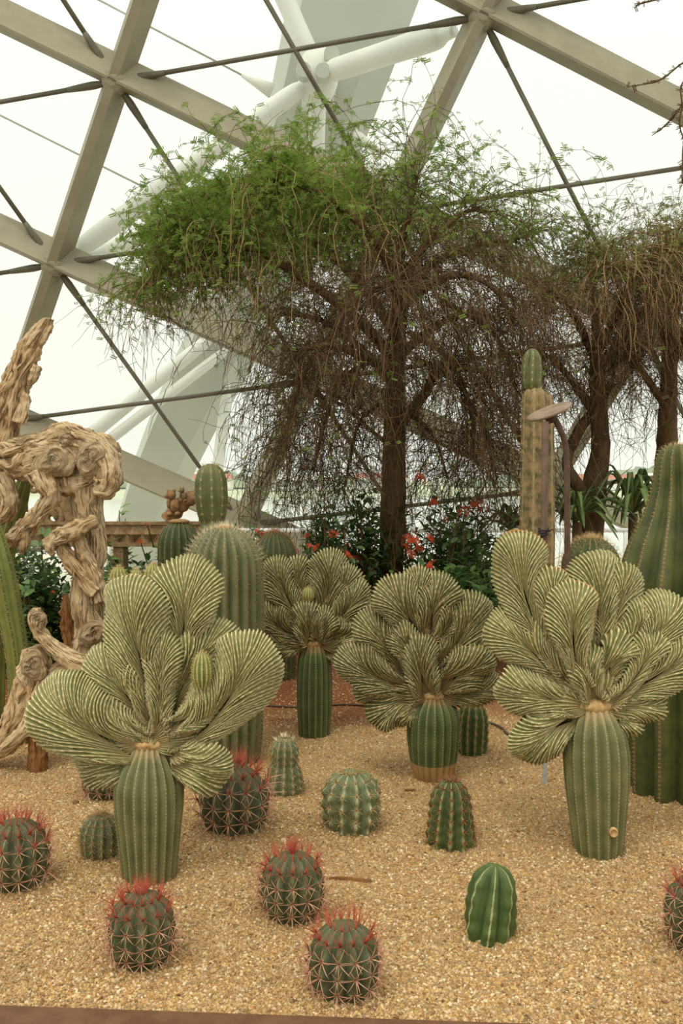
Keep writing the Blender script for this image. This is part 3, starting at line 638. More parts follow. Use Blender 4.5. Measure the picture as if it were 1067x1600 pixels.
def fan_base(c, R, y0, spacing, seed, k=6, nt=26):
    """the flat throat of the crest: ridges radiate from the graft and run out under the lobes"""
    rg = np.random.default_rng(seed); a0, a1 = math.radians(-28), math.radians(208); nr = int(R * (a1 - a0) / spacing); nc = nr * k + 1
    s = np.linspace(0, 1, nc); ph = rg.uniform(0, 6, 4); th = a0 + (a1 - a0) * (s + .012 * np.sin(s * 31 + ph[0])); Rr = R * (1 + .16 * np.sin(s * 13 + ph[1]) + .1 * np.sin(s * 29 + ph[2]))
    t = np.linspace(0, 1, nt)[:, None]; r = Rr * (.10 + .90 * t); sw = .10 * np.sin(t * 3 + s * 14 + ph[3]) * t
    X, Z = c[0] + r * np.cos(th + sw), c[1] + r * np.sin(th + sw) * .95
    Y = y0 + R * (.05 - .10 * np.sin(t * PI * .8) + .62 * np.clip(t - .45, 0, 1) ** 1.6) + 0 * s
    loc = r * (a1 - a0) / nr; amp = .75 * np.minimum(loc, spacing * 1.2); rid = np.abs(np.sin(PI * nr * s))[None] ** 1.4
    V = np.stack([X, Y - amp * (rid - .5) * (1 + .25 * np.sin(t * 60 + 3 * np.floor(nr * s))), Z], -1)
    uv = np.stack([np.broadcast_to(nr * s + .5, X.shape), np.broadcast_to(t * R / spacing, X.shape)], -1); age = .95 - .62 * t ** .8 + 0 * s
    return V.reshape(-1, 3), gridf(nt, nc, False)[:, ::-1], uv.reshape(-1, 2), age.reshape(-1)
def crested(label, foot, stem_px, stem_prof, nr, lobes, pups, mat, smat, seed, sp_px=8.0, cork=.035, lean=0, fan=66):
    """foot = px of the stem foot (cx, y, width); stem_prof in px above the foot: [(h, halfwidth)]"""
    p, m_ = stand(*foot); rg = np.random.default_rng(seed)
    t = thing('crested_cactus', label, 'cactus', tuple(p), 'grafted fan-shaped crested cacti')
    L = lambda x, y: (P(x, y, p[1]) - p)[[0, 2]]
    H = stem_prof[-1][0] * m_; pr = [(h * m_, w * m_) for h, w in stem_prof]; pr = [(-.02, pr[0][1])] + pr + [(pr[-1][0] + .002, .002)]
    V, Fc, uv, pos, nor = ribbed(pr, nr, .13, .75, 60, .05, bend=[(0, 0, 0), (.5, lean * .45, 0), (1, lean, .0)], vs=.016, wob=.02, seed=seed, sub=8)
    hz = V[:, 2] / H; age = np.clip((hz - .78) / .24, 0, 1)
    if cork: age = np.maximum(age, np.clip((cork - hz) / .05, 0, 1))
    part('stem', V, Fc, smat, t, True, uv, age)
    V, Fc = spikes(pos, nor, .007, 2, .5, .0006, rg, .8); part('stem_spines', V, Fc, M['spine_tan'], t, False, kind='stuff')
    A, N_ = [], []
    for i, lb in enumerate(lobes):
        a, b, c, hw, y0, y1 = lb[:6]; kw = lb[6] if len(lb) > 6 else {}
        rim = kw.pop('rim', None)
        V, Fc, uv, age, sp, sn = fan_lobe(L(*a), L(*b), L(*c), hw * 1.15 * m_, kw.pop('T', .85) * hw * m_, y0, y1, sp_px * .78 * m_, seed=seed * 31 + i, **kw)
        o = part('crest_lobe', V, Fc, mat, t, True, uv, age); A.append(sp); N_.append(sn)
        if rim:
            g = V.reshape(27, -1, 3)[20]; n_ = g.shape[0]; c = g[int(rim[0] * n_):int(rim[1] * n_):9]; c = np.concatenate([c[:1], (c[:-2] + c[1:-1] + c[2:]) / 3, c[-1:]])
            V, Fc, uv = tube(c, [.002] + [.0062] * (len(c) - 2) + [.002], 7, len(c) * 3); part('growing_rim', V, Fc, M['rim'], o, True)
    V, Fc, uv, age = fan_base((lean, H - .004), fan * m_, -.052, sp_px * .85 * m_, seed + 9); part('crest_throat', V, Fc, mat, t, True, uv, age)
    for (x, y, w, h, dy) in pups:
        R = w * m_ / 2; V, Fc, uv, pos, nor = ribbed([(-h * m_ / 2, R * .5), (-h * m_ * .25, R * .92), (0, R), (h * m_ * .3, R * .8), (h * m_ * .44, R * .45), (h * m_ / 2, R * .1), (h * m_ * .49, .0004)], 13, .2, .9, 26, 0, vs=R * .3)
        c = np.array([L(x, y)[0], dy, L(x, y)[1]]); o = part('pup', V + c, Fc, M['pup'], t, True, uv)
        V, Fc = spikes(pos + c, nor, R * .32, 3, .5, R * .02, rg); part('pup_spines', V, Fc, M['spine_tan'], o, False, kind='stuff')
    A, N_ = np.concatenate(A), np.concatenate(N_); V, Fc = spikes(A, N_, .0075, 2, .55, .00055, rg, .42); part('crest_spines', V, Fc, M['spine_pale'], t, False, kind='stuff')
    # corky throat where the graft joins the crest
    R = stem_prof[-1][1] * m_; V, Fc = sphere((lean, -R * .1, H - R * .02), (R * 1.12, R * 1.05, R * .52), 40, 20); a_ = np.arctan2(V[:, 1], V[:, 0] - lean)
    V = (V - (lean, 0, H)) * (1 + .05 * np.sin(a_ * 17 + seed) + .07 * np.array([nz(p, 60, seed) for p in V]))[:, None] + (lean, 0, H); q = MB(); q.add(V, Fc)
    q.build('graft_cork', M['cork'], t)
    return t
crested('large crested cactus nearest on the left, broad fan of rounded lobes on fat stem', (234, 1387, 92), None,
  [(0, 44), (10, 45), (60, 50), (110, 55), (150, 56), (175, 49), (192, 38), (206, 29), (216, 26)], 21, [
  ((250, 1165), (262, 1080), (272, 960), 70, .05, .06, dict(neck=.3, T=.45)),
  ((240, 1178), (170, 1190), (112, 1172), 42, .0, .01, dict(neck=.5)),
  ((243, 1172), (140, 1150), (90, 1048), 55, -.02, -.07, dict(neck=.42)),
  ((238, 1150), (195, 1125), (152, 1088), 26, -.04, -.05, dict(neck=.4)),
  ((240, 1140), (205, 1080), (146, 1012), 40, .0, -.02, dict(neck=.35)),
  ((250, 1140), (226, 1030), (200, 898), 53, -.01, -.03, dict(neck=.34)),
  ((275, 1070), (292, 980), (297, 868), 47, .03, .02, dict(neck=.3)),
  ((262, 1120), (300, 1020), (370, 985), 40, .02, .02, dict(neck=.35)),
  ((254, 1140), (258, 1050), (262, 980), 26, -.045, -.06, dict(neck=.5)),
  ((262, 1130), (330, 1110), (338, 1058), 27, -.05, -.05, dict(neck=.4)),
  ((262, 1168), (360, 1130), (408, 982), 49, -.01, -.06, dict(neck=.42)),
  ((262, 1180), (310, 1190), (366, 1190), 38, -.02, -.04, dict(neck=.42))],
  [(322, 1038, 34, 56, -.10), (139, 1093, 24, 26, -.03)], M['crest'], M['stem'], 41, 8.2)
crested('rearmost crested cactus with dark fan lobes on a tall stem before the tree', (491, 1150, 56), None,
  [(0, 25), (14, 26), (50, 28), (95, 28), (120, 26), (134, 22), (142, 18), (148, 15)], 17, [
  ((488, 1008), (486, 950), (484, 895), 55, .05, .06, dict(neck=.3, T=.4)),
  ((482, 1000), (436, 1012), (412, 995), 22, .0, .0),
  ((480, 1000), (430, 985), (406, 940), 24, .0, -.01),
  ((482, 985), (446, 940), (428, 868), 24, -.01, -.02),
  ((482, 965), (466, 920), (464, 868), 19, .02, .02),
  ((498, 970), (520, 930), (514, 856), 30, .0, -.02),
  ((504, 970), (535, 940), (545, 880), 24, .01, .0),
  ((504, 985), (550, 960), (558, 900), 24, -.02, -.03),
  ((500, 1000), (545, 1000), (562, 960), 26, -.01, -.02),
  ((498, 1012), (540, 1020), (560, 1005), 19, -.01, -.02),
  ((490, 1005), (480, 970), (480, 935), 24, -.05, -.06, dict(neck=.6)),
  ((496, 1000), (505, 975), (512, 945), 18, -.06, -.06, dict(neck=.6))],
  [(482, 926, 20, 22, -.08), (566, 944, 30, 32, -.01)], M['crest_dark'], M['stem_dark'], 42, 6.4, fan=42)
crested('middle crested cactus with crowded lobes on a short stem with corky orange base', (677, 1226, 72), None,
  [(0, 29), (12, 34), (30, 38), (60, 41), (95, 41), (110, 37), (120, 30), (128, 22), (134, 19)], 19, [
  ((665, 1090), (660, 1010), (656, 940), 62, .05, .06, dict(neck=.3, T=.4)),
  ((655, 1092), (610, 1090), (583, 1132), 31, .0, -.02, dict(neck=.4)),
  ((655, 1080), (580, 1060), (532, 1012), 34, .0, .0, dict(neck=.4)),
  ((650, 1070), (600, 1080), (552, 1070), 26, .02, .03, dict(neck=.4)),
  ((645, 1050), (600, 1010), (568, 952), 32, .02, .0),
  ((652, 1040), (628, 990), (612, 975), 24, -.04, -.05),
  ((658, 1000), (632, 950), (596, 905), 34, .0, -.02),
  ((660, 990), (652, 930), (652, 884), 25, .02, .01),
  ((668, 1000), (674, 940), (690, 892), 31, -.01, -.03),
  ((674, 1010), (700, 980), (716, 938), 20, -.02, -.05),
  ((682, 1050), (720, 1000), (744, 924), 36, .0, -.02),
  ((688, 1050), (740, 1010), (766, 975), 24, -.01, -.03),
  ((684, 1070), (726, 1040), (766, 1020), 31, -.04, -.08),
  ((680, 1088), (730, 1085), (782, 1062), 26, -.01, -.02, dict(neck=.45)),
  ((666, 1085), (648, 1030), (652, 985), 30, -.06, -.06, dict(neck=.55)),
  ((658, 1098), (640, 1105), (630, 1128), 15, -.03, -.05)],
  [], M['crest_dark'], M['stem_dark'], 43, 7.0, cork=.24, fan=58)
crested('large crested cactus at right with folded tall lobes on a leaning scarred stem', (936, 1342, 86), None,
  [(0, 36), (14, 40), (60, 44), (110, 49), (160, 51), (195, 47), (214, 38), (228, 30), (238, 27)], 17, [
  ((925, 1095), (925, 1010), (925, 930), 80, .06, .07, dict(neck=.3, T=.4)),
  ((912, 1112), (850, 1130), (800, 1178), 38, .0, -.03, dict(neck=.42)),
  ((912, 1104), (835, 1085), (776, 1056), 38, -.01, -.02, dict(neck=.42)),
  ((905, 1085), (830, 1020), (768, 958), 36, .0, .01, dict(neck=.4)),
  ((890, 1060), (800, 960), (806, 828), 40, .0, -.02, dict(neck=.34, T=.8, rim=(.42, .86))),
  ((880, 1050), (842, 960), (862, 884), 28, -.02, -.05, dict(neck=.34, T=.85, rim=(.4, .85))),
  ((905, 1070), (872, 1000), (888, 902), 34, -.07, -.11, dict(neck=.36, T=.85, rim=(.45, .82))),
  ((925, 1050), (940, 940), (920, 862), 41, .03, .02),
  ((940, 1040), (962, 950), (978, 880), 31, .02, .01),
  ((945, 1050), (985, 1000), (1016, 935), 31, .0, -.02),
  ((940, 1060), (950, 1010), (990, 1005), 28, -.03, -.05, dict(neck=.5)),
  ((940, 1075), (1010, 1030), (1048, 925), 36, .0, -.02, dict(neck=.36)),
  ((945, 1085), (1030, 1060), (1086, 985), 38, -.02, -.03, dict(neck=.36)),
  ((945, 1095), (990, 1060), (1015, 980), 24, -.05, -.06),
  ((940, 1105), (1000, 1095), (1036, 1098), 28, -.01, -.02, dict(neck=.42)),
  ((935, 1112), (975, 1120), (1000, 1138), 26, .0, .0, dict(neck=.42)),
  ((925, 1095), (905, 1040), (905, 1000), 28, -.05, -.06, dict(neck=.6))],
  [], M['crest'], M['stem'], 44, 8.0, lean=-.032, fan=72)

cr4 = bpy.data.objects['crested_cactus.003']; m4 = cr4.location[1] / F; a_ = np.arange(20) * 2 * PI / 20; c = np.array([9 * m4, -45.5 * m4, 49 * m4])
V = np.concatenate([c + np.stack([r * np.cos(a_), np.full(20, y_), r * 1.1 * np.sin(a_)], -1) for r, y_ in ((.019, .012), (.018, -.002), (.014, -.004), (.011, .002))]); part('round_scar', V, [tuple(f) for f in gridf(4, 20)] + [tuple(range(60, 80))], M['cork'], cr4)
# ------------------------------------------------------------------ big barrel and column cacti
def big_cactus(name, label, base, prof, nr, depth, sharp, mat, seed, vs, L, k, smat, keep=.9, bend=None, rows=70, spread=.5, cat='cactus', segs=None, wave=0, rad=.0011, crownw=None, group=None):
    rg = np.random.default_rng(seed); t = thing(name, label, cat, tuple(base), group)
    V, Fc, uv, pos, nor = ribbed(prof, nr, depth, sharp, rows, 0, bend, 6, vs, .01, seed, wave); part('body', V, Fc, mat, t, True, uv)
    V, Fc = spikes(pos, nor, L, k, spread, rad, rg, keep); part('spines', V, Fc, smat, t, False, kind='stuff')
    if crownw:
        V, Fc = sphere(crownw[0], crownw[1], 14, 6); part('crown_wool', V, Fc, M['fuzz'], t)
    return t
def at(px, py, Y): p = P(px, py, Y); p[2] = gh(p[0], p[1]) - .01; return p
b, m_ = stand(352, 1196, 124); R = 62 * m_; H = P(350, 818, b[1])[2]
big_cactus('tall_barrel_cactus', 'tall grey-green barrel cactus with woolly crown behind the left fan', b, dome(R, H, R * .9, flat=1.05), 22, .22, .85, M['barrel'], 51, .026, .036, 2, M['spine_tan'], 1, rows=80, rad=.0006, crownw=((0, 0, H - .012), (R * .24, R * .24, .016)))
t = bpy.data.objects['tall_barrel_cactus']; V, Fc, uv, pos, nor = ribbed(dome(R, H, R * .9, flat=1.05), 22, .22, .85, 80, vs=.026, seed=51); sel = (nor[:, 2] > .12) & (pos[:, 2] > H * .5)
V, Fc = spikes(pos[sel], nor[sel], .05, 2, .35, .0007, np.random.default_rng(8)); part('crown_spines', V, Fc, M['spine_pale'], t, False, kind='stuff')
b = at(333, 1000, 6.3); m_ = 6.3 / F; z0 = P(335, 814, 6.3)[2]; z1 = P(330, 719, 6.3)[2]; R = 26 * m_
big_cactus('segmented_column_cactus', 'column cactus whose rounded top segment rises behind the tall barrel', b,
  [(-.02, R * 1.1), (0, R * 1.1), (z0 * .5, R * 1.15), (z0 - .12, R), (z0 - .03, R * .75), (z0, R * .62), (z0 + .04, R * .82), (z0 + (z1 - z0) * .4, R * 1.02), (z0 + (z1 - z0) * .72, R * .98), (z1 - .05, R * .78), (z1 - .012, R * .45), (z1, R * .12), (z1 - .003, .0005)],
  9, .13, .8, M['column'], 52, .06, .035, 5, M['spine_tan'], 1, rows=90, bend=[(0, 0), (.6, .0), (1, -.012)])
b = at(281, 1000, 6.8); m_ = 6.8 / F; H = P(280, 806, 6.8)[2]; R = 34 * m_
big_cactus('dark_barrel_cactus', 'dark green barrel cactus with rusty crown behind the tall barrel, left', b, dome(R, H, R * .9, flat=1.2), 18, .16, .8, M['barrel_dark'], 53, .04, .03, 3, M['spine_brown'], .9, crownw=((0, 0, H - .01), (R * .5, R * .5, .02)))
b = at(430, 1000, 7.2); m_ = 7.2 / F; H = P(430, 826, 7.2)[2]; R = 34 * m_
big_cactus('dark_barrel_cactus', 'very dark round barrel cactus between the tall barrel and the rear crested fan', b, dome(R, H, R * .9, flat=1.3), 20, .14, .8, M['barrel_dark'], 54, .03, .04, 5, M['spine_brown'], 1, spread=.7)
for x, y, w, lab, sd in ((186, 884, 28, 'leftmost of three small round-topped cacti peeping over the left fan', 55), (214, 888, 24, 'middle and lowest of three small round-topped cacti behind the left fan', 56), (240, 880, 30, 'rightmost of three small round-topped cacti behind the left fan', 57)):
    b = at(x, 1000, 5.2); m_ = 5.2 / F; H = P(x, y, 5.2)[2]; R = w / 2 * m_
    big_cactus('small_column_cactus', lab, b, dome(R, H, R * .9, flat=1.2), 13, .2, .85, M['pup'], sd, .022, .02, 4, M['spine_tan'], 1, group='three small cacti behind the left fan')
b, m_ = stand(1062, 1256, 196); zt = P(1050, 692, b[1])[2]; z = lambda y: P(1050, y, b[1])[2]
big_cactus('bottle_shaped_column_cactus', 'massive column cactus at the right edge flaring below a narrow top', b,
  [(-.02, 92 * m_), (0, 94 * m_), (z(1130), 98 * m_), (z(980), 104 * m_), (z(900), 100 * m_), (z(850), 84 * m_), (z(800), 58 * m_), (z(760), 44 * m_), (z(720), 38 * m_), (z(702), 31 * m_), (z(694), 20 * m_), (zt, 6 * m_), (zt - .006, .0005)],
  14, .30, .72, M['bigcol'], 58, .022, .024, 2, M['spine_tan'], 1, rows=110, bend=[(0, 0, 0), (.7, .0, 0), (1, -.03, 0)], rad=.0009)
b = at(1075, 1251, 4.4); b = b + (-.02, -.0, 0)
b = at(922, 960, 7.2); m_ = 7.2 / F; H = P(922, 836, 7.2)[2]; R = 46 * m_
big_cactus('spiny_barrel_cactus', 'spiny barrel cactus with reddish crown at the foot of the forked tree', b, dome(R, H, R * .9, flat=1.0), 20, .16, .8, M['barrel_dark'], 59, .035, .06, 6, M['spine_tan'], 1, spread=.6, crownw=((0, 0, H - .01), (R * .3, R * .3, .02)))
b = at(832, 980, 6.45); m_ = 6.45 / F; za, zb, zc = (P(830, y, 6.45)[2] for y in (828, 601, 540)); R = 18 * m_
big_cactus('segmented_column_cactus', 'tall mottled column cactus with a green top segment behind the tilted disc', b,
  [(-.02, R * 1.2), (0, R * 1.2), (za, R * 1.25), (zb - .1, R * 1.1), (zb - .02, R), (zb, R * .55), (zb + .005, R * .3)], 7, .2, .7, M['mottled'], 60, .06, .035, 4, M['spine_tan'], .9, rows=90)
t = bpy.data.objects['segmented_column_cactus.001'] if 'segmented_column_cactus.001' in bpy.data.objects else None
V, Fc, uv, pos, nor = ribbed([(zb - .02, R * .6), (zb + .02, R * .85), (zb + (zc - zb) * .45, R * .92), (zc - .06, R * .8), (zc - .012, R * .45), (zc, R * .1), (zc - .003, .0005)], 7, .2, .7, 40, .2, None, 8, .05)
part('top_segment', V + (-.02, 0, 0), Fc, M['column'], t, True, uv)
V, Fc, uv, pos, nor = ribbed([(0, R * .7), (za, R * .8), (zb - .12, R * .6), (zb - .03, R * .4), (zb - .01, R * .1), (zb - .012, .0005)], 6, .2, .7, 60, 0, None, 8, .05)
part('side_stem', V + (R * 1.15, .02, 0), Fc, M['mottled'], t, True, uv)
def arm(name, label, pts, rad, nr=7):
    base = np.array(pts[0]); t = thing(name, label, 'cactus', tuple(base))
    V, Fc, uv = tube([np.array(q) - base for q in pts], rad, nr * 8, 60, True, shape=lambda th, s_: 1 - .22 * (1 - np.abs(np.cos(nr * th / 2)) ** .8))
    uv = uv.copy(); n_ = nr * 8; k_ = len(uv) - 2; uv[:k_, 0] = np.tile(np.arange(n_) * nr / n_, k_ // n_); uv[:, 1] *= 3
    part('body', V, Fc, M['leftcol'], t, True, uv); A, N_ = [], []
    for i in range(2, 60):
        ring = V[i * n_:(i + 1) * n_]; c = ring.mean(0)
        for kk in range(nr): A.append(ring[kk * 8]); N_.append((ring[kk * 8] - c) / np.linalg.norm(ring[kk * 8] - c))
    V, Fc = spikes(np.array(A), np.array(N_), .02, 3, .5, .0008, np.random.default_rng(3), .8); part('spines', V, Fc, M['spine_tan'], t, False, kind='stuff')
g = at(30, 1110, 5.3)
arm('arching_column_cactus', 'green column cactus arching at the left edge beside the driftwood', [g, P(28, 1040, 5.3), P(14, 950, 5.3), P(-2, 870, 5.3), P(-24, 790, 5.35)], (.06, .066, .075, .072, .05))
arm('arching_column_cactus', 'green column cactus leaning right behind the driftwood belly', [at(-10, 1100, 5.9), P(-6, 960, 5.9), P(10, 850, 5.9), P(30, 780, 5.9), P(44, 730, 5.9)], (.07, .075, .07, .062, .03), 8)
# dark spined column low at the right edge, under the flaring one

# ------------------------------------------------------------------ driftwood
def roughen(o, amp, sc, seed=0):
    me = o.data; n = len(me.vertices); co = np.empty(n * 3, np.float32); me.vertices.foreach_get('co', co); co = co.reshape(-1, 3); nm = np.empty(n * 3, np.float32); me.vertex_normals.foreach_get('vector', nm); nm = nm.reshape(-1, 3)
    h = np.array([.6 - abs(nz(p, sc, seed)) * 2 + .5 * nz(p, sc * 2.7, seed + 3) for p in co]); me.vertices.foreach_set('co', (co + nm * (amp * h)[:, None]).astype(np.float32).ravel()); me.update()
def gnarl(seed, amp=.22, k=5, tw=9.0, lump=1.0):
    r = np.random.default_rng(seed); ph = r.uniform(0, 6, 8)
    def f(th, s):
        a = th + s * tw * .35 + .5 * np.sin(s * 7 + ph[0])
        ridge = 1 - np.abs(np.sin(k * .5 * a + ph[1] + 1.2 * np.sin(s * 11 + ph[2])))
        fine = 1 - np.abs(np.sin((k * 1.5) * a + ph[3] + .8 * np.sin(s * 17 + ph[4])))
        return 1 + amp * (ridge - .5) + amp * .45 * (fine - .5) + lump * (.13 * np.sin(s * 13 + ph[5]) * np.cos(th + ph[6]) + .08 * np.sin(2 * th + s * 23 + ph[7]))
    return f
def limb(q, px_pts, px_rad, Y, seed, sides=30, dys=None, amp=.22, k=5, strands=0):
    m_ = Y / F; dys = dys or [0] * len(px_pts); C = [P(x, y, Y + dy) for (x, y), dy in zip(px_pts, dys)]; Rr = [r * m_ for r in px_rad]
    q.add(*tube(C, Rr, sides, (len(C) - 1) * 14 + 1, True, gnarl(seed, amp, k)))
    r = np.random.default_rng(seed + 500)
    for i in range(strands):
        n = 26; a0, a1 = np.sort(r.uniform(0, 1, 2)); a1 = min(1, max(a1, a0 + .3)); a0 = min(a0, a1 - .3)
        cc = smooth_path(C, 60); rr_ = smooth_path(np.array(Rr)[:, None], 60)[:, 0]; T, N, B = frames(cc); u = np.linspace(a0, a1, n) * 59; iu = np.clip(u.astype(int), 0, 59)
        an = r.uniform(0, 6.28) + r.uniform(-2.2, 2.2) * np.linspace(0, 1, n) + .25 * np.sin(np.linspace(0, 9, n) + i)
        pth = cc[iu] + (rr_[iu] * r.uniform(.88, 1.02))[:, None] * (np.cos(an)[:, None] * N[iu] + np.sin(an)[:, None] * B[iu])
        w = r.uniform(.10, .24) * np.mean(Rr); q.add(*tube(pth[::3], [w * .3] + [w] * (len(pth[::3]) - 2) + [w * .25], 9, 28, True, gnarl(seed * 7 + i, .2, 4)))
def whorl(q, px, py, Y, r_, seed, dy=0):
    """a knot of swirling ridges: concentric warped rings on a dome"""
    m_ = Y / F; c = P(px, py, Y + dy); R = r_ * m_; r = np.random.default_rng(seed); nr_, nt = 26, 44
    rho = np.linspace(0, 1, nr_)[:, None]; th = np.arange(nt)[None] * 2 * PI / nt; ph = r.uniform(0, 6, 4)
    rad = R * rho * (1 + .16 * np.sin(2 * th + ph[0]) + .1 * np.sin(3 * th + ph[1]))
    hgt = R * .6 * np.sqrt(np.maximum(0, 1 - rho ** 2.2)) + R * .16 * (1 - np.abs(np.sin(rho * 6 + th * .5 + ph[2] + 1.3 * np.sin(2 * th + ph[3]) + .8 * np.sin(3 * th + 4 * rho)))) * (rho > .04)
    V = c + np.stack([rad * np.cos(th), -hgt + R * .1, rad * np.sin(th)], -1); uv = np.stack([rho * 6 + th * 0, th * .5 + rho * 0], -1) * .6
    q.add(V.reshape(-1, 3), [tuple(f) for f in gridf(nr_, nt)], uv.reshape(-1, 2))
YW = 5.6
b = at(140, 1040, YW); dw = thing('driftwood_sculpture', 'large gnarled driftwood stump shaped like a standing animal at the left', 'driftwood', tuple(b))
def dpart(name, fn, mat='drift'):
    q = MB(); fn(q); V = np.concatenate(q.v) - b; roughen(part(name, V, q.f, M[mat], dw, True, np.concatenate(q.uv)), .012, 17, 2)
dpart('raised_horn', lambda q: (limb(q, [(-30, 745), (-6, 690), (8, 650), (22, 610), (34, 575), (46, 548), (62, 522), (77, 497)], [28, 26, 22, 21, 20, 17, 13, 6], YW, 1, strands=10),
    limb(q, [(30, 660), (38, 630), (40, 610)], [10, 9, 4], YW - .05, 2, 16), limb(q, [(58, 570), (52, 588), (46, 602)], [6, 7, 3], YW - .04, 3, 14)))
dpart('body', lambda q: (limb(q, [(-40, 722), (0, 712), (40, 715), (85, 712), (125, 708), (160, 712), (178, 720)], [24, 27, 33, 38, 36, 30, 14], YW, 4, 40, strands=26, amp=.16),
    limb(q, [(150, 690), (168, 720), (170, 752), (155, 775)], [16, 18, 20, 12], YW - .1, 5, 26, strands=6), limb(q, [(46, 738), (90, 748), (130, 752), (166, 742)], [14, 22, 22, 12], YW - .02, 18, 26, strands=8), limb(q, [(60, 690), (95, 676), (130, 684), (160, 694)], [8, 14, 14, 8], YW - .1, 15, 22, strands=4),
    whorl(q, 142, 715, YW, 26, 31, -.14), whorl(q, 84, 722, YW, 30, 32, -.14), whorl(q, 168, 742, YW, 17, 33, -.14), whorl(q, 40, 700, YW, 18, 34, -.11), whorl(q, 108, 690, YW, 18, 35, -.13)))
dpart('main_leg', lambda q: (limb(q, [(138, 735), (134, 775), (142, 815), (146, 860), (138, 905), (140, 960), (142, 1010), (140, 1046)], [32, 25, 18, 17, 21, 25, 27, 30], YW, 6, 32, strands=16),
    limb(q, [(118, 830), (130, 865), (148, 900), (158, 940)], [9, 11, 12, 12], YW - .08, 7, 20, strands=3), whorl(q, 148, 990, YW, 24, 36, -.1)))
dpart('front_limb', lambda q: (limb(q, [(64, 735), (76, 764), (78, 780), (56, 806), (30, 836), (10, 852)], [22, 19, 13, 12, 14, 6], YW - .12, 8, 24, strands=8), limb(q, [(40, 828), (38, 850), (34, 866)], [9, 8, 3], YW - .14, 9, 14), limb(q, [(36, 832), (14, 840), (4, 842)], [9, 7, 3], YW - .14, 16, 14)))
dpart('broken_stub', lambda q: (limb(q, [(152, 812), (122, 826), (96, 838), (70, 850)], [9, 13, 14, 7], YW - .14, 10, 22, strands=5), limb(q, [(88, 842), (112, 880), (136, 908), (152, 925)], [10, 11, 12, 12], YW - .1, 11, 22, strands=4),
    limb(q, [(90, 836), (78, 856), (84, 866)], [9, 7, 3], YW - .16, 17, 14)))
dpart('hind_limb', lambda q: limb(q, [(0, 740), (14, 775), (8, 800), (-14, 812)], [16, 15, 14, 10], YW - .05, 12, 22, strands=4))
dpart('prop_post', lambda q: limb(q, [(110, 930), (108, 970), (112, 1010), (112, 1048)], [12, 12, 13, 14], YW + .1, 13, 20, strands=2), 'drift_dark')
b = at(62, 1210, 4.86); b = Gh(60, 1206); YL = b[1]; dl_ = thing('driftwood_branch', 'low pale driftwood branch on a brown post in front of the driftwood animal', 'driftwood', tuple(b))
def dpart2(name, fn, mat='drift'):
    q = MB(); fn(q); V = np.concatenate(q.v) - b; roughen(part(name, V, q.f, M[mat], dl_, True, np.concatenate(q.uv)), .009, 20, 5)
dpart2('trunk_piece', lambda q: (limb(q, [(48, 1012), (56, 1040), (48, 1085), (28, 1125), (4, 1160), (-30, 1186)], [13, 25, 27, 26, 22, 16], YL + .05, 21, 34, strands=14), whorl(q, 52, 1040, YL, 22, 37, -.06), limb(q, [(70, 1060), (60, 1100), (40, 1140), (0, 1172)], [9, 13, 12, 7], YL - .05, 22, 20, strands=3)))
dpart2('knobbed_arm', lambda q: (limb(q, [(57, 950), (58, 966), (62, 988), (82, 1010), (108, 1028), (130, 1040), (150, 1052)], [6, 13, 10, 11, 14, 15, 12], YL, 23, 24, strands=6), limb(q, [(75, 1060), (100, 1044), (130, 1036)], [10, 13, 12], YL + .03, 24, 20, strands=3), whorl(q, 58, 964, YL, 12, 38, -.03)))
dpart2('support_post', lambda q: limb(q, [(66, 1090), (64, 1130), (61, 1170), (58, 1214)], [20, 18, 16, 15], YL + .02, 25, 22, strands=3, amp=.12), 'drift_dark')

# ------------------------------------------------------------------ carved bench with scrolls and two little bears
YB = 8.2; mB = YB / F
b = at(170, 1000, YB); cb = thing('carved_bench', 'low carved wooden bench with lattice rail and scrolls behind the driftwood', 'bench', tuple(b))
def rel(x, y, dy=0): return P(x, y, YB + dy) - b
x0, x1 = rel(-60, 830)[0], rel(345, 830)[0]; zt, zb_ = rel(0, 815)[2], rel(0, 853)[2]; hh = zt - zb_
for nm, zc, h_, dp in (('top_rail', zt - hh * .06, hh * .12, .12), ('bottom_rail', zb_ + hh * .08, hh * .16, .20)):
    q = MB(); q.add(*box((x0 + x1) / 2, 0, zc, x1 - x0, dp, h_)); q.build(nm, M['carved'], cb, False)
q = MB(); q.add(*box((x0 + x1) / 2, .03, (zt + zb_) / 2, x1 - x0 - .01, .14, hh * .88)); q.build('rail_panel', M['carved'], cb, False)
sg = hh * .62; n = int((x1 - x0) / sg)
q = MB()
Vd = np.array([[-.5, 0, 0], [0, 0, -.5], [.5, 0, 0], [0, 0, .5], [0, -.5, 0]])
dm = mesh_of('diamond_boss', Vd * (sg * .96, .16, hh * .66), [(0, 1, 4), (1, 2, 4), (2, 3, 4), (3, 0, 4)], M['carved'], False)
for i in range(n):
    o = obj('diamond_boss', dm, cb, (x0 + (i + .5) * sg, -.045, (zt + zb_) / 2))
for x_ in (x0 + .1, rel(180, 0)[0], x1 - .1):
    q = MB(); q.add(*box(x_, .02, zb_ / 2, .09, .2, zb_)); q.build('leg', M['carved_dark'], cb, False)
def spiral(cx, cy, r0, turns, sgn, a0, tail):
    th = np.linspace(0, turns * 2 * PI, 46); r = r0 * (1 - .86 * th / th[-1]); pts = [rel(cx + rr * math.cos(a0 + sgn * t), cy + rr * math.sin(a0 + sgn * t), -.02 * i / 46) for i, (t, rr) in enumerate(zip(th, r))]
    pts = [rel(*tail)] + pts if tail else pts
    V, Fc, uv = tube(pts, [r0 * .30 * mB] * (len(pts) - 1) + [r0 * .16 * mB], 9, 120); part('scroll', V, Fc, M['carved'], cb, True)
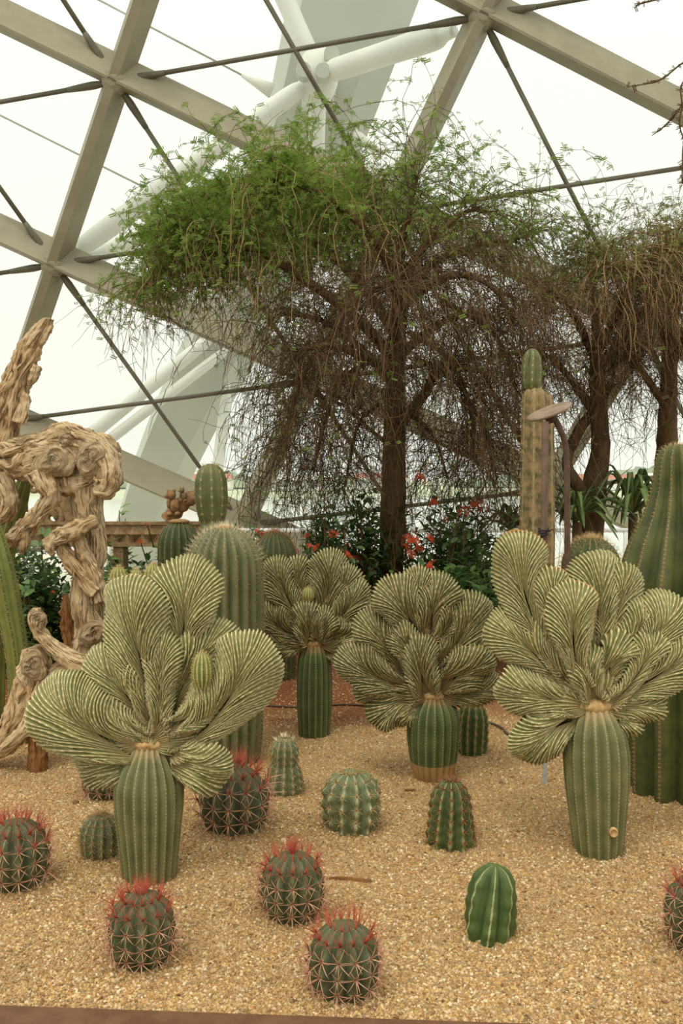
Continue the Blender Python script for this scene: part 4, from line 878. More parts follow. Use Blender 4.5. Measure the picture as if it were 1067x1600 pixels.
spiral(82, 808, 20, 1.6, 1, PI, (70, 770)); spiral(94, 764, 15, 1.5, -1, PI * .5, (60, 785)); spiral(118, 800, 14, 1.4, 1, 0, (92, 775)); spiral(52, 760, 14, 1.3, 1, PI, (40, 800)); spiral(8, 772, 15, 1.4, -1, 0, (36, 812))
V, Fc, uv = tube([rel(60, 815), rel(84, 785), rel(98, 780), rel(112, 815)], (.05, .06, .06, .05), 9, 24); part('scroll_stem', V, Fc, M['carved'], cb)
# curved arm rest rising to the right, with carved ridges
arm_px = [(262, 814), (270, 803), (283, 789), (297, 779), (312, 773), (326, 770)]
V, Fc, uv = tube([rel(*a) for a in arm_px], (.07, .075, .07, .065, .06, .05), 14, 40, True, lambda th, s_: 1 + .1 * np.sin(s_ * 70) * np.cos(2 * th)); part('arm_rest', V, Fc, M['bear'], cb)
V, Fc, uv = tube([rel(318, 775), rel(322, 795), rel(322, 815)], (.05, .06, .07), 10, 14); part('arm_post', V, Fc, M['bear'], cb)
def little_bear(x, y, s_, dark):
    q = MB(); c = rel(x, y, -.06)
    for o_, r in (((0, 0, 0), (.055, .05, .07)), ((-.03, -.01, .095), .045), ((-.065, -.03, .085), (.026, .02, .018)), ((-.055, 0, .13), .016), ((-.005, 0, .135), .016), ((-.05, -.03, .02), (.018, .02, .045)), ((.03, -.04, .01), (.018, .018, .045)), ((-.04, -.03, -.075), (.028, .04, .024)), ((.03, -.03, -.075), (.028, .04, .024))):
        q.add(*sphere(c + np.array(o_) * s_, np.broadcast_to(r, 3) * s_, 12, 8))
    q.build('carved_bear', M['carved_dark' if dark else 'bear'], cb)
little_bear(273, 790, 1.0, False); little_bear(287, 775, .55, True)

# ------------------------------------------------------------------ tilted disc post and the plain post beside it
b = at(886, 960, 5.6); dp = thing('disc_post', 'bent brown metal post carrying a tilted flat round disc', 'post', tuple(b))
r5 = lambda x, y, dy=0: P(x, y, 5.6 + dy) - b
V, Fc, uv = tube([(0, 0, -.03), r5(886, 880), r5(886, 780), r5(885, 715), r5(882, 690), r5(874, 668), r5(864, 650)], [.019] * 7, 14, 90); part('bent_pole', V, Fc, M['rust'], dp)
c = r5(858, 643); a_ = np.arange(40) * 2 * PI / 40; nrm = np.array([-.37, -.18, .91]); nrm /= np.linalg.norm(nrm); e1_ = np.cross(nrm, (0, 1, 0)); e1_ /= np.linalg.norm(e1_); e2_ = np.cross(nrm, e1_)
V = np.concatenate([c + r * (np.cos(a_)[:, None] * e1_ + np.sin(a_)[:, None] * e2_) + nrm * z for r, z in ((.02, -.014), (.12, -.014), (.138, -.011), (.144, -.005), (.144, .002), (.140, .009), (.125, .011), (.02, .011))])
part('disc', V, [tuple(f) for f in gridf(8, 40)] + [tuple(range(39, -1, -1)), tuple(range(280, 320))], M['disc'], dp, True)
V, Fc, uv = tube([c - nrm * .07, c - nrm * .02], (.03, .045), 14, 3); part('disc_socket', V, Fc, M['rust'], dp)
b = at(848, 960, 5.4); pp = thing('support_post', 'straight brown post with black wire ties left of the bent disc post', 'post', tuple(b))
zt = P(849, 658, 5.4)[2]; V, Fc, uv = tube([(0, 0, -.03), (.005, 0, zt)], (.022, .021), 14, 3); part('pole', V, Fc, M['rust'], pp, True)
for i, y in enumerate((826, 830, 835)):
    a_ = np.linspace(0, 2 * PI, 25); zz = P(0, y, 5.4)[2]; V, Fc, uv = tube(np.stack([.031 * np.cos(a_), .031 * np.sin(a_), zz + .006 * np.sin(a_ + i)], -1), [.005] * 25, 6, 40); part('wire_tie', V, Fc, M['black'], pp)
V, Fc, uv = tube([(.03, -.01, P(0, 830, 5.4)[2]), (.05, -.03, P(0, 826, 5.4)[2]), (.06, -.02, P(0, 835, 5.4)[2])], (.004, .003, .002), 5, 10); part('wire_tie', V, Fc, M['black'], pp)
b = Gh(851, 1228); V, Fc = box(0, 0, .09, .026, .006, .24)
tag(obj('marker_stake', mesh_of('marker_stake', V, Fc, M['zinc'], False), None, tuple(b)), 'flat grey metal stake in the gravel under the right fan', 'stake')

# ------------------------------------------------------------------ weeping trees
def strands(P0, D0, L, nseg, g, jit, rg, r0):
    n = len(P0); X = np.empty((n, nseg + 1, 3)); X[:, 0] = P0; D = D0 / np.linalg.norm(D0, axis=1)[:, None]; st = (L / nseg)[:, None]
    for i in range(nseg):
        gg = g * (0.35 + 1.3 * i / nseg)
        D = D + np.stack([np.zeros(n), np.zeros(n), -gg], -1) + rg.normal(size=(n, 3)) * jit; D /= np.linalg.norm(D, axis=1)[:, None]; X[:, i + 1] = X[:, i] + D * st
    return X
def strand_mesh(X, r0, sides=3):
    n, m_, _ = X.shape; T = np.gradient(X, axis=1); T /= np.linalg.norm(T, axis=2)[..., None] + 1e-9
    h = np.array([.31, .85, .42]); N = np.cross(T, h); N /= np.linalg.norm(N, axis=2)[..., None] + 1e-9; B = np.cross(T, N)
    th = np.arange(sides) * 2 * PI / sides; rr = np.reshape(r0, (-1, 1, 1, 1)) * np.linspace(1, .45, m_)[None, :, None, None]
    V = X[:, :, None] + rr * (np.cos(th)[None, None, :, None] * N[:, :, None] + np.sin(th)[None, None, :, None] * B[:, :, None])
    base = (np.arange(n) * m_ * sides)[:, None, None]; g = gridf(m_, sides)[None] + base
    return V.reshape(-1, 3), g.reshape(-1, 4)
def side_twigs(X, prob, L, rg):
    n, m_, _ = X.shape; sel = rg.random((n, m_)) < prob; sel[:, 0] = False
    A = X[sel]; T = np.gradient(X, axis=1)[sel]; T /= np.linalg.norm(T, axis=1)[:, None] + 1e-9
    D = T * .6 + rg.normal(size=A.shape) * .7; return A, D
def fronds(Pp, rg, size, per=5):
    """little feather leaves: pairs of leaflets along a short stalk"""
    n = len(Pp); D = rg.normal(size=(n, 3)); D[:, 2] *= .5; D /= np.linalg.norm(D, axis=1)[:, None]
    Sx = np.cross(D, rg.normal(size=(n, 3))); Sx /= np.linalg.norm(Sx, axis=1)[:, None]
    t = np.repeat(np.linspace(.1, 1, per), 2); sg = np.tile([1, -1], per); sz = size * rg.uniform(.6, 1.3, n)
    c = Pp[:, None] + D[:, None] * (t[None, :, None] * sz[:, None, None]); w = (sz * .30)[:, None, None] * Sx[:, None] * sg[None, :, None]; l = D[:, None] * (sz * .14)[:, None, None]
    V = np.stack([c - l * .6, c + w * .8 + l * 1.5, c + w * .9 - l * .9], 2).reshape(-1, 3)
    return V, np.arange(len(V)).reshape(-1, 3)
def tree_limb(pts, rad, parent, base, name='branch', sides=10, seed=0):
    V, Fc, uv = tube([np.array(q) - base for q in pts], rad, sides, max(12, len(pts) * 7), True, gnarl(seed, .13, 8, 3, .2)); return part(name, V, Fc, M['bark'], parent, True, uv)
YT = 8.5
def weep(label, foot, trunks, limbs, Yc, n_tw, n_leaf, seed, leaf_fn, hang_fn, mats, leaf_mat, name='weeping_tree', Lr=(.5, 1.5), up=.5, grav=.34, lsz=.044, dry=.15):
    """trunks/limbs: lists of ([(px, py, dy)...], radii px); twigs spring from the limbs, arch over and hang"""
    rg = np.random.default_rng(seed); base = at(foot[0], foot[1], Yc); m_ = Yc / F
    t = thing(name, label, 'tree', tuple(base)); L3 = lambda pts: [P(x, y, Yc + dy) if y < 980 else np.append(P(x, y, Yc + dy)[:2], -.03) for x, y, dy in pts]
    for i, (pts, rad) in enumerate(trunks): tree_limb(L3(pts), [r * m_ for r in rad], t, base, 'trunk', 16, seed + i)
    src, sw = [], []
    for i, (pts, rad) in enumerate(limbs):
        C = L3(pts); tree_limb(C, [r * m_ for r in rad], t, base, 'branch', 8, seed + 40 + i); cc = smooth_path(C, 30); ln = np.linalg.norm(np.diff(cc, axis=0), axis=1).sum()
        k_ = int(n_tw * ln / 12); u = rg.beta(1.6, 1.0, k_) * 29; i0 = np.clip(u.astype(int), 0, 28); src.append(cc[i0] + (cc[i0 + 1] - cc[i0]) * (u - i0)[:, None]); sw.append((cc[i0 + 1] - cc[i0]) / np.linalg.norm(cc[i0 + 1] - cc[i0], axis=1)[:, None])
    P0 = np.concatenate(src) ; T0 = np.concatenate(sw); n = len(P0)
    D0 = T0 * .55 + rg.normal(size=(n, 3)) * np.array([.75, .75, .45]) + (0, 0, up)
    hang = hang_fn(P0); Ls = rg.uniform(*Lr, n) * hang; X = strands(P0, D0, Ls, 12, np.full(n, grav), .23, rg, None)
    A, D = side_twigs(X, .42, 1, rg); X2 = strands(A, D, rg.uniform(.12, .42, len(A)), 3, np.full(len(A), .16), .26, rg, None)
    ok = (X2[:, :, 2].min(1) > .5); X2 = X2[ok]; X = X[X[:, :, 2].min(1) > .45]
    half = int(len(X) * dry)
    for Xs, mt, nm in ((X[half:], mats[0], 'hanging_twigs'), (X[:half], mats[1], 'dry_hanging_twigs')):
        V, Fc = strand_mesh(Xs - base, rg.uniform(.0028, .0050, len(Xs))); part(nm, V, Fc, mt, t, False, kind='stuff')
    V, Fc = strand_mesh(X2 - base, rg.uniform(.0022, .0036, len(X2))); part('side_twigs', V, Fc, mats[0], t, False, kind='stuff')
    pts = np.concatenate([X2.reshape(-1, 3), X[:, ::2].reshape(-1, 3)]); w = leaf_fn(pts); w /= w.sum(); idx = rg.choice(len(pts), n_leaf, p=w)
    V, Fc = fronds(pts[idx] - base + rg.normal(size=(n_leaf, 3)) * .012, rg, lsz); part('feather_leaves', V, Fc, leaf_mat, t, False, kind='stuff')
    return t, base
cen = P(615, 470, YT)
def leaf_main(p):
    dx = (p[:, 0] - cen[0]); z = p[:, 2] - cen[2]
    top = np.clip((z - (.15 - .0) + .25 * np.clip(-dx, 0, 2.6) * 1.0) / .7, 0, 1.4) ** 1.5
    return top * (1 + 1.1 * (dx < -.3)) + .03 + .07 * (dx < -1.0)
def hang_main(p):
    dx = (p[:, 0] - cen[0]); return np.interp(dx, [-2.4, -1.6, -.9, -.3, .2, 1.4], [.5, .62, .8, 1.05, 1.2, 1.05])
b_main = [
 ([(614, 560, 0), (560, 500, -.3), (480, 440, -.6), (400, 390, -.8), (320, 360, -.9), (262, 368, -.9)], (9, 8, 6.5, 5, 3.6, 2.2)),
 ([(616, 520, 0), (560, 440, .3), (480, 370, .6), (400, 320, .8), (330, 310, .9), (280, 345, .9)], (9, 8, 6, 4.5, 3, 2)),
 ([(400, 390, -.8), (330, 390, -.6), (270, 410, -.5), (215, 455, -.5)], (4, 3.2, 2.4, 1.6)),
 ([(620, 480, 0), (600, 400, -.4), (540, 330, -.7), (470, 290, -.9), (415, 280, -1)], (8, 7, 5, 3.6, 2)),
 ([(470, 300, .4), (450, 282, .5), (445, 275, .5), (500, 285, .3)], (3, 3, 3, 1.6)),
 ([(622, 470, 0), (612, 400, .5), (590, 330, .8), (560, 290, 1.0)], (8, 6, 4, 2)),
 ([(624, 450, 0), (626, 390, 0), (640, 330, -.1), (652, 275, -.1)], (9, 7, 4.5, 2)),
 ([(625, 440, 0), (650, 400, -.3), (690, 360, -.5), (730, 330, -.5), (760, 330, -.5)], (7, 6, 4.5, 3, 2)),
 ([(628, 460, 0), (680, 410, .3), (740, 385, .5), (800, 375, .6), (845, 360, .6)], (7, 6, 4.5, 3, 2)),
 ([(625, 480, 0), (680, 440, -.5), (730, 430, -.8), (775, 455, -1.0), (800, 500, -1.0)], (8, 7, 5, 3.5, 2)),
 ([(618, 560, 0), (680, 510, .5), (730, 490, .8), (775, 500, 1.0)], (8, 6.5, 4.5, 2.5)),
 ([(612, 580, 0), (570, 560, -.7), (520, 540, -1.1), (470, 545, -1.3)], (8, 6, 4.5, 2.5)),
 ([(618, 670, 0), (660, 620, -.3), (680, 585, -.5), (700, 570, -.7), (740, 580, -.8)], (10, 8, 6, 5, 3)),
 ([(614, 600, 0), (560, 540, .5), (500, 500, .9), (440, 490, 1.1)], (8, 6, 4.5, 2.5)),
 ([(610, 540, 0), (625, 480, -.8), (620, 450, -1.3), (600, 450, -1.6)], (8, 6, 4, 2.2)),
 ([(620, 520, 0), (640, 460, .8), (660, 430, 1.2), (650, 440, 1.5)], (8, 6, 4, 2.2)),
 ([(560, 505, 0), (500, 545, -.4), (462, 620, -.5), (440, 700, -.5)], (5, 4, 3, 1.6)), ([(585, 560, 0), (530, 600, .5), (502, 680, .6), (490, 740, .6)], (5, 4, 3, 1.6)),
 ([(650, 560, 0), (715, 600, .4), (760, 680, .5), (776, 750, .5)], (5, 4, 3, 1.6)), ([(640, 520, 0), (700, 560, -.5), (735, 640, -.6), (742, 720, -.6)], (5, 4, 3, 1.6)),
 ([(606, 620, 0), (562, 660, .3), (546, 720, .4), (540, 760, .4)], (4.5, 3.5, 2.5, 1.5)), ([(630, 640, 0), (676, 680, .4), (700, 750, .5)], (4.5, 3, 1.6)), ([(690, 470, 0), (770, 520, .2), (804, 600, .2), (812, 690, .2)], (5, 4, 3, 1.6)),
 ([(612, 700, 0), (560, 655, -.35), (545, 640, -.45), (540, 620, -.5)], (3.4, 2.6, 2, 1.4)),
]
weep('large weeping feathery-leaved tree standing in the middle behind the crested cacti', (610, 985), [([(610, 990, 0), (610, 900, 0), (614, 800, 0), (616, 690, 0), (618, 580, 0), (622, 500, 0), (625, 440, 0)], (24, 21, 20, 18, 15.5, 12.5, 9))],
     b_main, YT, 780, 44000, 71, leaf_main, hang_main, (M['twig'], M['twig_tan']), M['leaf_fine'], Lr=(.7, 1.9), grav=.42, up=.42, dry=.28)
YR = 8.9; cr = P(960, 480, YR)
b_right = [
 ([(930, 560, 0), (900, 500, -.3), (870, 460, -.5), (850, 470, -.6)], (8, 6, 4, 2.4)),
 ([(932, 540, 0), (930, 470, .2), (925, 420, .3), (935, 395, .3)], (8, 6, 4, 2)),
 ([(930, 560, 0), (970, 480, -.4), (1005, 420, -.6), (1045, 385, -.7)], (8, 6.5, 5, 2.5)),
 ([(930, 590, 0), (975, 520, .5), (1030, 470, .9), (1090, 450, 1.0)], (7, 6, 4.5, 2.5)),
 ([(1044, 560, .2), (1030, 480, -.3), (1000, 430, -.7), (955, 415, -.9)], (9, 7, 5, 2.5)),
 ([(1046, 540, .2), (1060, 460, .2), (1075, 400, .2), (1060, 372, .2)], (9, 7, 5, 2.5)),
 ([(1044, 580, .2), (1085, 500, -.2), (1120, 450, -.3), (1150, 450, -.4)], (8, 6, 4, 2.5)),
 ([(925, 640, 0), (890, 590, .4), (860, 560, .6), (845, 560, .7)], (8, 6, 4, 2.5)),
 ([(1042, 640, .2), (1010, 590, -.3), (985, 560, -.5), (960, 560, -.6)], (7, 5.5, 4, 2.2)),
]
weep('brown weeping tree with forked trunk at the right, crown nearly bare of leaves', (925, 985),
     [([(918, 990, 0), (922, 900, 0), (926, 800, 0), (928, 765, 0), (938, 700, 0), (934, 620, 0), (930, 540, 0)], (20, 19, 19, 20, 15, 13, 9)),
      ([(924, 790, 0), (900, 755, -.1), (886, 720, -.1), (905, 672, .05), (930, 640, .15), (955, 600, .2)], (13, 10, 8, 9, 8, 6)),
      ([(1040, 990, .2), (1040, 850, .2), (1040, 740, .2), (1043, 650, .2), (1046, 560, .2), (1048, 500, .2)], (20, 18, 17, 15, 12, 8))],
     b_right, YR, 1300, 5200, 72, lambda p: np.clip((p[:, 2] - cr[2] + .1) / .8, 0, 1) ** 1.5 * (1 + 1.0 * (p[:, 0] < cr[0] - .2)) + .03, lambda p: np.full(len(p), .85), (M['twig'], M['twig_tan']), M['leaf_dull'], up=.3, Lr=(.5, 1.4), dry=.7)
# a slim tree just outside the frame whose tips reach into the upper right corner, and one at the left edge
def edge_tree(label, foot, top, twigs, seed, leaf, mat, size=.05, nleaf=140, rt=.05):
    rg = np.random.default_rng(seed); base = np.array(foot, float); t = thing('slender_tree', label, 'tree', tuple(base))
    tree_limb([base - (0, 0, .03), base * .5 + np.array(top) * .5 + (.05, 0, 0), top], (rt, rt * .8, rt * .4), t, base, 'trunk', 10, seed)
    pts = []
    for tw in twigs:
        C = [np.array(top)] + tw; V, Fc, uv = tube([q - base for q in C], [.012] + [.004] * (len(C) - 2) + [.0015], 5, 40); part('twig', V, Fc, M['twig'], t)
        cc = smooth_path(C, 60)[25:]; pts.append(cc)
    pts = np.concatenate(pts); V, Fc = fronds(pts[rg.integers(0, len(pts), nleaf)] - base, rg, size, 6); part('small_leaves', V, Fc, mat, t, False, kind='stuff')
Q = lambda x, y: P(x, y, 4.2)
edge_tree('slender tree outside the right edge, bare twig tips reaching into the top right corner', (2.35, 4.3, 0), Q(1240, 30), [
  [Q(1130, 60), Q(1067, 98), Q(1030, 125), Q(980, 136)], [Q(1110, 90), Q(1066, 130), Q(1064, 165), Q(1040, 195), Q(1018, 212)], [Q(1140, -40), Q(1040, -5), Q(1000, 6), Q(992, 12)], [Q(1130, 140), Q(1075, 205), Q(1066, 260), Q(1068, 292)], [Q(1130, 60), Q(1085, 120), Q(1062, 185), Q(1070, 222)]], 81, 1, M['twig'], .02, 160)

# ------------------------------------------------------------------ flowering shrubs, strap-leaved plants
def leaf_mesh(L=1.0, w=.42, mat=None, n=6):
    V, Fc = [], []
    for i in range(n + 1):
        t = i / n; ww = w * math.sin(PI * min(1, t * .97 + .03)) ** .8 * .5 * (1 if i < n else .05); z = -.18 * t * t
        V += [(-ww, t * L, z + ww * .35), (0, t * L, z), (ww, t * L, z + ww * .35)]
        if i: a = (i - 1) * 3; Fc += [(a, a + 1, a + 4, a + 3), (a + 1, a + 2, a + 5, a + 4)]
    return mesh_of('leaf', V, Fc, mat, True)
LFC = leaf_mesh(mat=M['leaf_deep'], n=3)
LF, LFD = leaf_mesh(mat=M['leaf']), leaf_mesh(mat=M['leaf_deep'])
def petal_cluster():
    q = MB(); r = np.random.default_rng(4)
    for i in range(14):
        a, e = r.uniform(0, 6.28), r.uniform(.1, 1.4); c = np.array([math.cos(a) * math.cos(e), math.sin(a) * math.cos(e), math.sin(e) * .7])
        for kk in range(4):
            an = kk * PI / 2 + i; t1 = np.cross(c, (.3, .2, .9)); t1 /= np.linalg.norm(t1); t2 = np.cross(c, t1); d = math.cos(an) * t1 + math.sin(an) * t2; s_ = np.cross(c, d)
            q.add([c, c + d * .22 + s_ * .12 + c * .05, c + d * .42 + c * .03, c + d * .22 - s_ * .12 + c * .05], [(0, 1, 2, 3)])
        q.add(*tube([c * .2, c], (.02, .015), 3, 2, False))
    return mesh_of('flower_cluster', np.concatenate(q.v), q.f, M['flower'], False)
FLW = petal_cluster()
def shrub(label, px, Y, w_px, top_px, bot_px, nleaf, seed, flowers=(), deep=False, nstem=9, size=.085, back=.5, fill=1300):
    rg = np.random.default_rng(seed); base = at(px, 1000, Y); base[2] = gh(base[0], base[1]) - .01; m_ = Y / F
    t = thing('flowering_shrub' if flowers else 'leafy_shrub', label, 'shrub', tuple(base), 'leafy shrubs behind the cacti'); zt = P(px, top_px, Y)[2]; zb = max(.05, P(px, bot_px, Y)[2]); hw = w_px * m_ / 2
    tips, dirs = [], []
    for i in range(nstem):
        x = rg.uniform(-1, 1) * hw * .9; y = rg.uniform(-1, 1) * back; z = zb + (zt - zb) * rg.uniform(.55, 1.0) * (1 - .35 * (x / hw) ** 2)
        C = [(x * .25, y * .25, -.02), (x * .55, y * .6, z * .45), (x * .9, y, z * .8), (x, y, z)]
        V, Fc, uv = tube(C, (.014, .011, .008, .004), 6, 18); part('stem', V, Fc, M['bark'], t); cc = smooth_path(C, 40)
        tips.append(cc)
    al = np.concatenate(tips); al = al[al[:, 2] > zb * .75]
    mesh_ = LFD if deep else LF
    def lf(n, spread):
        p = al[rg.integers(0, len(al), n)] + rg.normal(size=(n, 3)) * (hw * .22, back * .3, (zt - zb) * .10); p[:, 2] = np.clip(p[:, 2], .05, zt + .02); return p
    pp_ = lf(nleaf, 1); pp_ = pp_[np.argsort(pp_[:, 1])]
    for p in pp_:
        o = bpy.data.objects.new('leaf', mesh_ if rg.random() < .75 else (LF if deep else LFD)); COL.objects.link(o); o.parent = t; o.location = p
        o.rotation_euler = (rg.uniform(-.3, .9), rg.normal() * .5, rg.uniform(0, 6.28)); o.scale = (size * rg.uniform(.85, 1.6),) * 3
    if fill:
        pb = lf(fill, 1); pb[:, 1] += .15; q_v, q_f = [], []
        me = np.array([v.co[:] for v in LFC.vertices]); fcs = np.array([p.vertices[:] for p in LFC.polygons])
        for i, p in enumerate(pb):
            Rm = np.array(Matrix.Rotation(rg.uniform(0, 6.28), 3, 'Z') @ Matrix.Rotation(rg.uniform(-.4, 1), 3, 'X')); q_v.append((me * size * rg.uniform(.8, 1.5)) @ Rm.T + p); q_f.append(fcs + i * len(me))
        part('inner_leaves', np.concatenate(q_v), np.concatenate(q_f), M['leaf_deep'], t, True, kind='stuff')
    for (x, y, s_) in flowers:
        c = P(x, y, Y - back * .9) - base; o = obj('flower_cluster', FLW, t, tuple(c)); o.scale = (s_ * m_ * .68,) * 3; o.rotation_euler = (.6, 0, rg.uniform(0, 6))
        V, Fc, uv = tube([c + (0, back * .5, -.2), c + (0, .1, -.08), c], (.006, .005, .004), 5, 8); part('flower_stalk', V, Fc, M['leaf_deep'], t)
shrub('flowering shrub with red clusters left of the weeping tree trunk', 530, 8.0, 130, 800, 960, 150, 91, [(521, 835, 12), (497, 857, 12), (462, 862, 9), (540, 868, 13), (410, 835, 9), (505, 868, 9), (484, 853, 8)], size=.075)
shrub('bushy flowering shrub between rear crested cactus and the trunk', 575, 8.3, 90, 775, 960, 110, 92, [(556, 872, 9), (480, 838, 8), (545, 852, 8)], size=.075)
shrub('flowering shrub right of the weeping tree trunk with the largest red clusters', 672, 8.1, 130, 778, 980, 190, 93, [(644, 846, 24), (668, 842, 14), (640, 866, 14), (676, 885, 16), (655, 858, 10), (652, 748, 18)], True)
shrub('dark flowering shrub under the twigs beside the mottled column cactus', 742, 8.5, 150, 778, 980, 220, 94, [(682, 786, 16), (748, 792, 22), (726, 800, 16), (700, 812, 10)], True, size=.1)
shrub('sparse leafy shrub growing before the tall barrel cactus shoulder at centre', 410, 8.4, 70, 800, 960, 70, 95, [(405, 830, 10)], size=.085, fill=150)
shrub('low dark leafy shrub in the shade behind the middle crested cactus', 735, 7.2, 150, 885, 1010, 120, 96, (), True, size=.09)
shrub('leafy shrub with red buds between driftwood leg and dark barrel cactus', 215, 7.7, 150, 848, 1000, 200, 97, [(220, 848, 9), (188, 930, 7), (230, 820, 6)], size=.09)
shrub('bushy green shrub under the belly of the driftwood animal', 95, 6.9, 110, 838, 1040, 170, 98, [(112, 842, 14), (82, 926, 6), (118, 862, 6)], size=.085)
shrub('dark leafy shrub at the left edge behind the arching column cactus', 20, 7.2, 90, 850, 1080, 110, 99, (), True)
shrub('leafy shrub low behind the driftwood post near the left fan', 185, 6.4, 90, 915, 1060, 110, 100, (), False, size=.075)
shrub('thin shrub sprig rising above the carved bench rail', 188, 8.7, 34, 790, 900, 26, 101, (), size=.09, nstem=4, back=.15, fill=0)
shrub('dark shrub behind the fan at right edge of the trunk gap', 790, 8.9, 80, 850, 1000, 80, 102, (), True)
def strap_plant(label, px, py, Y, n, L, seed):
    rg = np.random.default_rng(seed); base = at(px, 1000, Y); zc = P(px, py, Y)[2]; t = thing('strap_leaved_plant', label, 'plant', tuple(base))
    V, Fc, uv = tube([(0, 0, -.02), (.01, 0, zc)], (.05, .045), 10, 8); part('stem', V, Fc, M['bark'], t)
    for i in range(n):
        az = i * 2.4 + rg.normal() * .2; el = rg.uniform(.1, 1.25); d = np.array([math.cos(az) * math.cos(el), math.sin(az) * math.cos(el), math.sin(el)]); l = L * rg.uniform(.7, 1.15)
        C = smooth_path([np.array([0, 0, zc]), np.array([0, 0, zc]) + d * l * .5 + (0, 0, .05), np.array([0, 0, zc]) + d * l * np.array([1, 1, .55]) - (0, 0, l * .28)], 14)
        sd = np.cross(d, (0, 0, 1)); sd /= np.linalg.norm(sd); w = .026 * np.sin(np.linspace(.5, PI, 14)) ** .7; up = np.cross(sd, d); V = []
        for c, ww in zip(C, w): V += [c - sd * ww + up * ww * .5, c, c + sd * ww + up * ww * .5, c - up * .006]
        part('strap_leaf', V, [tuple(f) for f in gridf(14, 4)], M['agave'], t)
strap_plant('strap-leaved plant with long arching leaves right of the forked trunk', 985, 800, 8.6, 40, .85, 111)
strap_plant('strap-leaved plant in shade behind the two posts, left of the forked trunk', 898, 815, 8.3, 28, .62, 112)
strap_plant('strap-leaved plant with thin leaves behind the mottled column cactus', 796, 830, 9.3, 22, .42, 113)
# low rail beyond the hedge
b = at(560, 1000, 12.0); rl = thing('low_rail', 'thin white metal rail on short posts beyond the flowering hedge', 'railing', tuple(b))
xa, xb, zr = P(360, 826, 12)[0] - b[0], P(1000, 826, 12)[0] - b[0], P(0, 828, 12)[2]
V, Fc, uv = tube([(xa, 0, zr), (xb, 0, zr)], (.03, .03), 10, 2); part('rail', V, Fc, M['tube_steel'], rl)
for x_ in np.linspace(xa + .2, xb - .2, 6):
    V, Fc, uv = tube([(x_, 0, -.03), (x_, 0, zr)], (.025, .025), 8, 2); part('post', V, Fc, M['tube_steel'], rl)

# ------------------------------------------------------------------ loose things on the gravel
def rock(name, label, px, py, w, mat, seed, cat='pebble'):
    p = Gh(px, py); r = w * p[1] / F / 2; V, Fc = sphere((0, 0, r * .5), (r, r * .9, r * .75), 10, 7); V = V * (1 + .18 * np.array([nz(v, 1.3 / r, seed) for v in V]))[:, None]
    tag(obj(name, mesh_of(name, V, Fc, M[mat], True), None, tuple(p)), label, cat, 'pebbles lying on the gravel')
for i, (x, y, w, mt, lab) in enumerate(((955, 1424, 10, 'clod', 'round brown pebble right of the smooth green cactus'), (1015, 1458, 8, 'clod', 'brown pebble left of the cactus cut by the right edge'), (1040, 1568, 10, 'clod', 'brown pebble near the bottom right corner'),
    (925, 1390, 7, 'clod', 'small dark pebble below the right crested stem'), (783, 1226, 8, 'clod', 'leftmost of two dark clods left of the grey stake'), (800, 1218, 8, 'clod', 'rightmost of two dark clods left of the grey stake'), (782, 1252, 7, 'clod', 'dark clod in front of the two dark clods near the stake'),
    (695, 1322, 9, 'clod', 'brown pebble at the foot of the dark ribbed cactus'), (672, 1322, 7, 'clod', 'small brown pebble left of the dark ribbed cactus foot'), (1012, 1440, 8, 'clod', 'brown pebble above the pebble at the right edge cactus'), (443, 1316, 12, 'cream_clod', 'tan pebble between pale globe and middle red barrel'), (330, 1335, 8, 'clod', 'dark pebble in front of the red barrel beside the left stem'),
    (1016, 1586, 9, 'cream_clod', 'pale pebble at the bottom right by the edging'), (414, 1477, 8, 'clod', 'brown pebble in front of the stick and middle red barrel'), (118, 1255, 12, 'clod', 'brown clod left of the dark rusty barrel'), (935, 1362, 9, 'clod', 'small clod at the foot of the right crested stem'), (1055, 1492, 7, 'clod', 'tiny pebble touching the right edge cactus'))):
    rock('pebble', lab, x, y, w, mt, i + 1)
p0, p1 = Gh(510, 1369), Gh(580, 1371); c = (p0 + p1) / 2
V, Fc, uv = tube([p0 - c + (0, 0, .006), (0, .01, .008), p1 - c + (0, 0, .008)], (.008, .010, .008), 8, 20, True, gnarl(5, .15)); o = obj('stick', mesh_of('stick', V, Fc, M['drift_dark'], True, uv), None, tuple(c)); tag(o, 'brown stick half buried in the gravel', 'stick')
p = Gh(640, 1238); a_ = np.linspace(.2, PI - .1, 16); V, Fc, uv = tube(np.stack([.032 * np.cos(a_), .008 * np.sin(3 * a_), .024 * np.sin(a_)], -1), [.003] + [.008] * 14 + [.003], 8, 30, True, gnarl(8, .2))
tag(obj('dry_husk', mesh_of('dry_husk', V, Fc, M['dry'], True), None, tuple(p)), 'curled dry husk left of the short stem corky base', 'husk')
def hose(name, label, pts, r, mat):
    C = [Gh(*q) + (0, 0, r + .008 + (q[2] if len(q) > 2 else 0)) for q in [x[:2] for x in pts]]; c = C[0]
    V, Fc, uv = tube([q - c for q in C], [r] * len(C), 7, 60); tag(obj(name, mesh_of(name, V, Fc, M[mat], True), None, tuple(c)), label, 'hose')
hose('drip_hose', 'dark drip hose curving over the gravel right of the stout ribbed cactus', [(756, 1130), (768, 1132), (784, 1142), (794, 1152), (812, 1150)], .008, 'hose')
hose('drip_hose', 'thin drip hose lying across the reddish soil behind the rear crested stem', [(405, 1103), (440, 1106), (480, 1107), (530, 1104), (580, 1108)], .007, 'hose')

